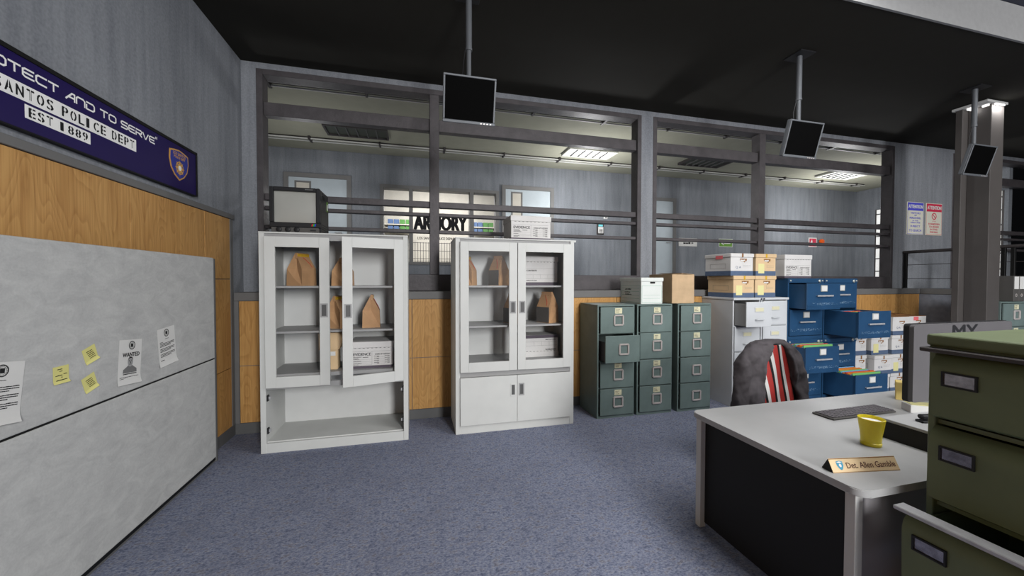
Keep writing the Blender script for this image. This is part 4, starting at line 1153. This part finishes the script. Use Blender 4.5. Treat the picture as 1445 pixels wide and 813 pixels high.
bm = text(BM(), 'Det. Allen Gamble', .075, .312, sl*.28, sl*.68, 0, .0006, .0006); bmesh.ops.rotate(bm, verts=bm.verts, matrix=RM); obj('lettering', bm, 'brownink', t)
sh_ = [(.045+x*.13, sl*.5+z*.15) for x, z in ((-.118, .11), (0, .13), (.118, .11), (.12, .0), (.06, -.09), (0, -.13), (-.06, -.09), (-.12, .0))]
bm = flat(BM(), sh_, 0, .0008); bmesh.ops.rotate(bm, verts=bm.verts, matrix=RM); e = obj('emblem', bm, 'teal', t)
bm = disc(BM(), .045, sl*.5, .006, .007, 0, .0014); flat(bm, [(.031, sl*.72), (.045, sl*.78), (.059, sl*.72), (.045, sl*.66)], 0, .0014); bmesh.ops.rotate(bm, verts=bm.verts, matrix=RM); obj('emblem_star', bm, 'paper', e)
bm = BM(); quad(bm, 0, L, sl-.004, sl-.001, 0, .0005); quad(bm, 0, L, .001, .003, 0, .0005); bmesh.ops.rotate(bm, verts=bm.verts, matrix=RM); obj('edge_line', bm, 'brown', t)

# ------------------------------------------------------------------ olive filing cabinet, front facing -X
t = thing('filing_cabinet', 'tall olive green filing cabinet in the right foreground with a lower drawer open', 'filing cabinet', (1.985, 1.05, 0), -PI/2)
# local: x 0..w runs towards the camera (-Y world), local -y faces -X world
w, d, h = .62, .62, 1.345
bm = BM(); lip = .022
box(bm, 0, lip, 0, d, 0, h, .003); box(bm, w-lip, w, 0, d, 0, h, .003); box(bm, lip, w-lip, d-.015, d, 0, h); box(bm, lip, w-lip, .0, d-.015, 0, .03); box(bm, lip, w-lip, 0, d-.015, h-.02, h)
for z in (.395, .72, 1.045): box(bm, lip, w-lip, .02, .05, z-.008, z+.008)
obj('body', bm, 'olive', t)
obj('top', B(-.004, w+.004, -.015, d+.004, h, 1.39, .01, 3), 'olive', t)
def profile_front(z0, z1):
    """pillowed drawer front with a sloping upper lip"""
    pr = [(-.004, z0), (-.026, z0+.012), (-.031, z1-.080), (-.030, z1-.055), (-.022, z1-.028), (.0, z1-.006), (.012, z1), (.012, z0)]
    bm = BM(); a = [bm.verts.new((.022, y, z)) for y, z in pr]; b = [bm.verts.new((w-.022, y, z)) for y, z in pr]
    n = len(pr); bm.faces.new(a); bm.faces.new(b[::-1])
    for i in range(n): bm.faces.new((a[i], b[i], b[(i+1) % n], a[(i+1) % n]))
    return bm
for k, (z0, z1, pl, railz) in enumerate(((1.065, 1.318, 0, 1.322), (.74, 1.032, .004, 0), (.41, .708, .14, .712), (.035, .385, 0, 0))):
    dr = bpy.data.objects.new('drawer', None); COL.objects.link(dr); dr.parent = t; dr.location = (0, -pl, 0)
    obj('front', profile_front(z0, z1), 'olive', dr, True)
    bm = BM(); box(bm, .03, w-.03, .013, d-.03, z0+.01, z0+.02); box(bm, .03, .038, .013, d-.03, z0+.02, z1-.03); box(bm, w-.038, w-.03, .013, d-.03, z0+.02, z1-.03); box(bm, .038, w-.038, d-.04, d-.03, z0+.02, z1-.03)
    obj('tray', bm, 'olive', dr)
    if railz: obj('rail_handle', B(-.008 if k == 0 else .0, w, -.044, .012, railz, railz+.016, .003), 'rail' if k == 0 else 'steel', dr)
    cz = z1-.092
    bm = BM(); a, b, yo = .062, .146, -.0305
    box(bm, a-.006, a, yo-.009, yo+.006, cz-.028, cz+.028); box(bm, b, b+.006, yo-.009, yo+.006, cz-.028, cz+.028); box(bm, a, b, yo-.009, yo+.006, cz+.022, cz+.028); box(bm, a, b, yo-.009, yo+.006, cz-.028, cz-.022)
    hh_ = obj('pull_frame', bm, 'dark', dr); obj('pull_plate', B(a, b, yo-.004, yo+.003, cz-.022, cz+.022), 'chrome', hh_)

# ------------------------------------------------------------------ chair with jacket
CX, CY = 2.90, 2.52
t = thing('office_chair', 'dark swivel office chair behind the desk under a jacket', 'chair', (CX, CY, 0))
bm = BM(); poly(bm, [(x, z) for x, z in rrect(-.23, .23, .50, 1.045, .07)], .02, .07); obj('backrest', bm, 'chair', t, True)
obj('seat', polyz(BM(), rrect(-.25, .25, -.46, .02, .07), .42, .49, .02), 'chair', t, True)
obj('back_support', tube(BM(), [(0, .03, .40), (0, .11, .45), (0, .10, .62), (0, .075, .75)], .022, 10), 'dark', t, True)
obj('gas_column', tube(BM(), [(0, -.2, .09), (0, -.2, .425)], .028, 14), 'steel', t, True)
for k in range(5):
    a = 2*PI*k/5+.3; l = obj('leg', tube(BM(), [(0, -.2, .105), (.15*math.cos(a), -.2+.15*math.sin(a), .095), (.29*math.cos(a), -.2+.29*math.sin(a), .07)], [.03, .024, .018], 8), 'dark', t, True)
    bm = lathe(BM(), [(.026, -.02), (.03, -.014), (.03, .014), (.026, .02)], 14); bmesh.ops.rotate(bm, verts=bm.verts, matrix=Matrix.Rotation(PI/2, 3, 'X')); bmesh.ops.translate(bm, verts=bm.verts, vec=(.29*math.cos(a), -.2+.29*math.sin(a), .03)); obj('caster', bm, 'black', l, True)

t = thing('jacket', 'charcoal jacket with red striped lining draped over the chair back', 'jacket', (CX, CY, 0))
def JX(c): return 2.49+(c-126)*.001-CX
def JZ(c): return 1.097-(c-90)*.00079
def loft(bm, rows, y, n=14, ph=0):
    rings = []
    for i, (c, a, b, dep, yo) in enumerate(rows):
        xa, xb_ = JX(a), JX(b); cx, hw = (xa+xb_)/2, (xb_-xa)/2; z = JZ(c)
        R = []
        for k in range(n):
            an = 2*PI*k/n; wob = 1+.05*math.sin(3*an+i*1.3+ph)
            sx, sy = math.copysign(abs(math.cos(an))**.8, math.cos(an)), math.copysign(abs(math.sin(an))**.8, math.sin(an))
            R.append(bm.verts.new((cx+hw*sx*wob, y+yo+dep*sy*wob+.012*math.sin(an*2+i*1.7+ph), z)))
        rings.append(R)
    for a, b in zip(rings, rings[1:]):
        for k in range(n): bm.faces.new((a[k], a[(k+1) % n], b[(k+1) % n], b[k]))
    bm.faces.new(rings[0][::-1]); bm.faces.new(rings[-1])
bm = BM()
loft(bm, [(905, 240, 425, .030, -.005), (750, 235, 448, .042, .0), (600, 240, 445, .046, .0), (450, 232, 432, .046, .01), (340, 228, 412, .05, .015), (250, 245, 436, .052, .02), (170, 290, 482, .05, .03), (118, 340, 520, .035, .04)], -.0)
# left sleeve hanging outside
loft(bm, [(905, 120, 262, .040, .0), (760, 122, 268, .046, -.005), (640, 128, 262, .046, -.01), (520, 142, 262, .05, .0), (430, 160, 300, .055, .01), (330, 188, 330, .055, .02), (240, 222, 380, .05, .03), (160, 280, 440, .04, .04)], -.0, 14, 1.0)
# right front panel and sleeve
loft(bm, [(905, 812, 945, .035, .0), (700, 785, 905, .040, .0), (560, 732, 880, .042, .0), (430, 712, 862, .045, .0), (320, 692, 840, .05, .01), (240, 676, 815, .052, .02), (165, 660, 765, .05, .03), (122, 590, 715, .035, .04)], -.0, 14, 2.1)
loft(bm, [(905, 850, 960, .05, .08), (700, 835, 934, .05, .07), (540, 825, 908, .05, .06), (400, 800, 885, .05, .05), (300, 770, 858, .05, .05), (200, 720, 805, .045, .05)], 0, 12, .6)
# collar and shoulders over the top
loft(bm, [(150, 320, 745, .03, .055), (120, 340, 725, .045, .05), (100, 380, 690, .045, .05), (88, 420, 640, .03, .05)], 0, 20, .3)
# back of the jacket behind the chair
loft(bm, [(905, 240, 880, .012, .115), (600, 250, 870, .014, .11), (300, 270, 840, .014, .105), (150, 320, 750, .018, .09), (105, 380, 690, .018, .07)], 0, 20, 0)
# lapel folds
loft(bm, [(560, 402, 408, .004, -.03), (420, 385, 415, .012, -.035), (300, 380, 448, .016, -.035), (200, 425, 490, .018, -.02), (135, 470, 530, .018, .0)], 0, 10, .5)
loft(bm, [(560, 738, 746, .004, -.03), (420, 712, 742, .012, -.035), (300, 692, 755, .016, -.03), (200, 672, 725, .018, -.01), (140, 620, 680, .016, .01)], 0, 10, .2)
jk = obj('cloth', bm, 'jacket', t, True)
md = jk.modifiers.new('r', 'REMESH'); md.mode = 'VOXEL'; md.voxel_size = .009; md.use_smooth_shade = True
md = jk.modifiers.new('s', 'SMOOTH'); md.factor = .5; md.iterations = 6
tx = bpy.data.textures.new('folds', 'CLOUDS'); tx.noise_scale = .09
md = jk.modifiers.new('d', 'DISPLACE'); md.texture = tx; md.strength = .022; md.mid_level = .5; md.texture_coords = 'LOCAL'
bm = BM(); n = 10; V = {}
for i in range(n+1):
    for j in range(n+1):
        u, v = i/n, j/n; cz = 138+v*(905-138); xa = JX(470-60*v); xb_ = JX(665+150*v)
        V[i, j] = bm.verts.new((xa+(xb_-xa)*u, .012-.012*math.sin(u*PI)+.004*math.sin(u*9+v*4), JZ(cz)))
for i in range(n):
    for j in range(n): bm.faces.new((V[i, j], V[i+1, j], V[i+1, j+1], V[i, j+1]))
g = bmesh.ops.extrude_face_region(bm, geom=list(bm.faces)); bmesh.ops.translate(bm, verts=[e for e in g['geom'] if isinstance(e, bmesh.types.BMVert)], vec=(0, .004, 0))
obj('lining', bm, 'lining', t, True)

# ------------------------------------------------------------------ light
wd = bpy.data.worlds.new('world'); S.world = wd; wd.use_nodes = True
wd.node_tree.nodes['Background'].inputs[0].default_value = (.75, .8, .9, 1); wd.node_tree.nodes['Background'].inputs[1].default_value = .004
def area(name, loc, target, sx, sy, power, col=(1, 1, 1)):
    l = bpy.data.lights.new(name, 'AREA'); l.shape = 'RECTANGLE'; l.size = sx; l.size_y = sy; l.energy = power; l.color = col
    o = bpy.data.objects.new(name, l); COL.objects.link(o); o.location = loc
    o.rotation_euler = (Vector(target)-Vector(loc)).to_track_quat('-Z', 'Y').to_euler(); return o
area('unseen_area_lamp', (2.95, .8, 3.95), (2.95, 1.3, 0), 1.3, 3.0, 155)
area('front_fill_lamp', (2.65, -6.5, 3.1), (2.0, 4.2, 1.5), 1.3, 2.8, 880)  # added unseen lamp, lights upright fronts and cabinet interiors
area('unseen_area_lamp', (7.2, -1.0, 3.95), (7.0, 1.5, 0), 2, 2, 150)  # added unseen lamp, brightens the right side of the room
area('unseen_area_lamp', (1.5, -2.6, 3.95), (1.4, 0, 0), 1.0, 1.6, 25)  # weak unseen lamp added for the desk leg and name plate
def bulb(loc, power):
    l = bpy.data.lights.new('hall_point_light', 'POINT'); l.energy = power; l.shadow_soft_size = .15
    o = bpy.data.objects.new('hall_point_light', l); COL.objects.link(o); o.location = loc
bulb((3.12, 6.45, 3.15), 85)
bulb((9.2, 6.40, 3.15), 85)
bulb((-1.6, 6.2, 2.7), 22)  # added bulb without a lit fixture, lifts the hall's left end
area('armory_lamp', (.5, 8.1, 3.9), (.5, 8.5, 0), 1.8, .4, 95)
area('column_lamp', (7.45, 3.23, 3.92), (7.45, 3.36, 3.2), .2, .03, 5)
area('column_lamp', (7.268, 3.46, 3.92), (7.268, 3.56, 3.3), .05, .03, 1.5)

vs = S.view_settings; S.display_settings.display_device = 'sRGB'
vs.view_transform = 'Standard'; vs.look = 'None'; vs.gamma = 1; vs.exposure = -.40; vs.use_curve_mapping = False
S.cycles.max_bounces = 6; S.cycles.diffuse_bounces = 1
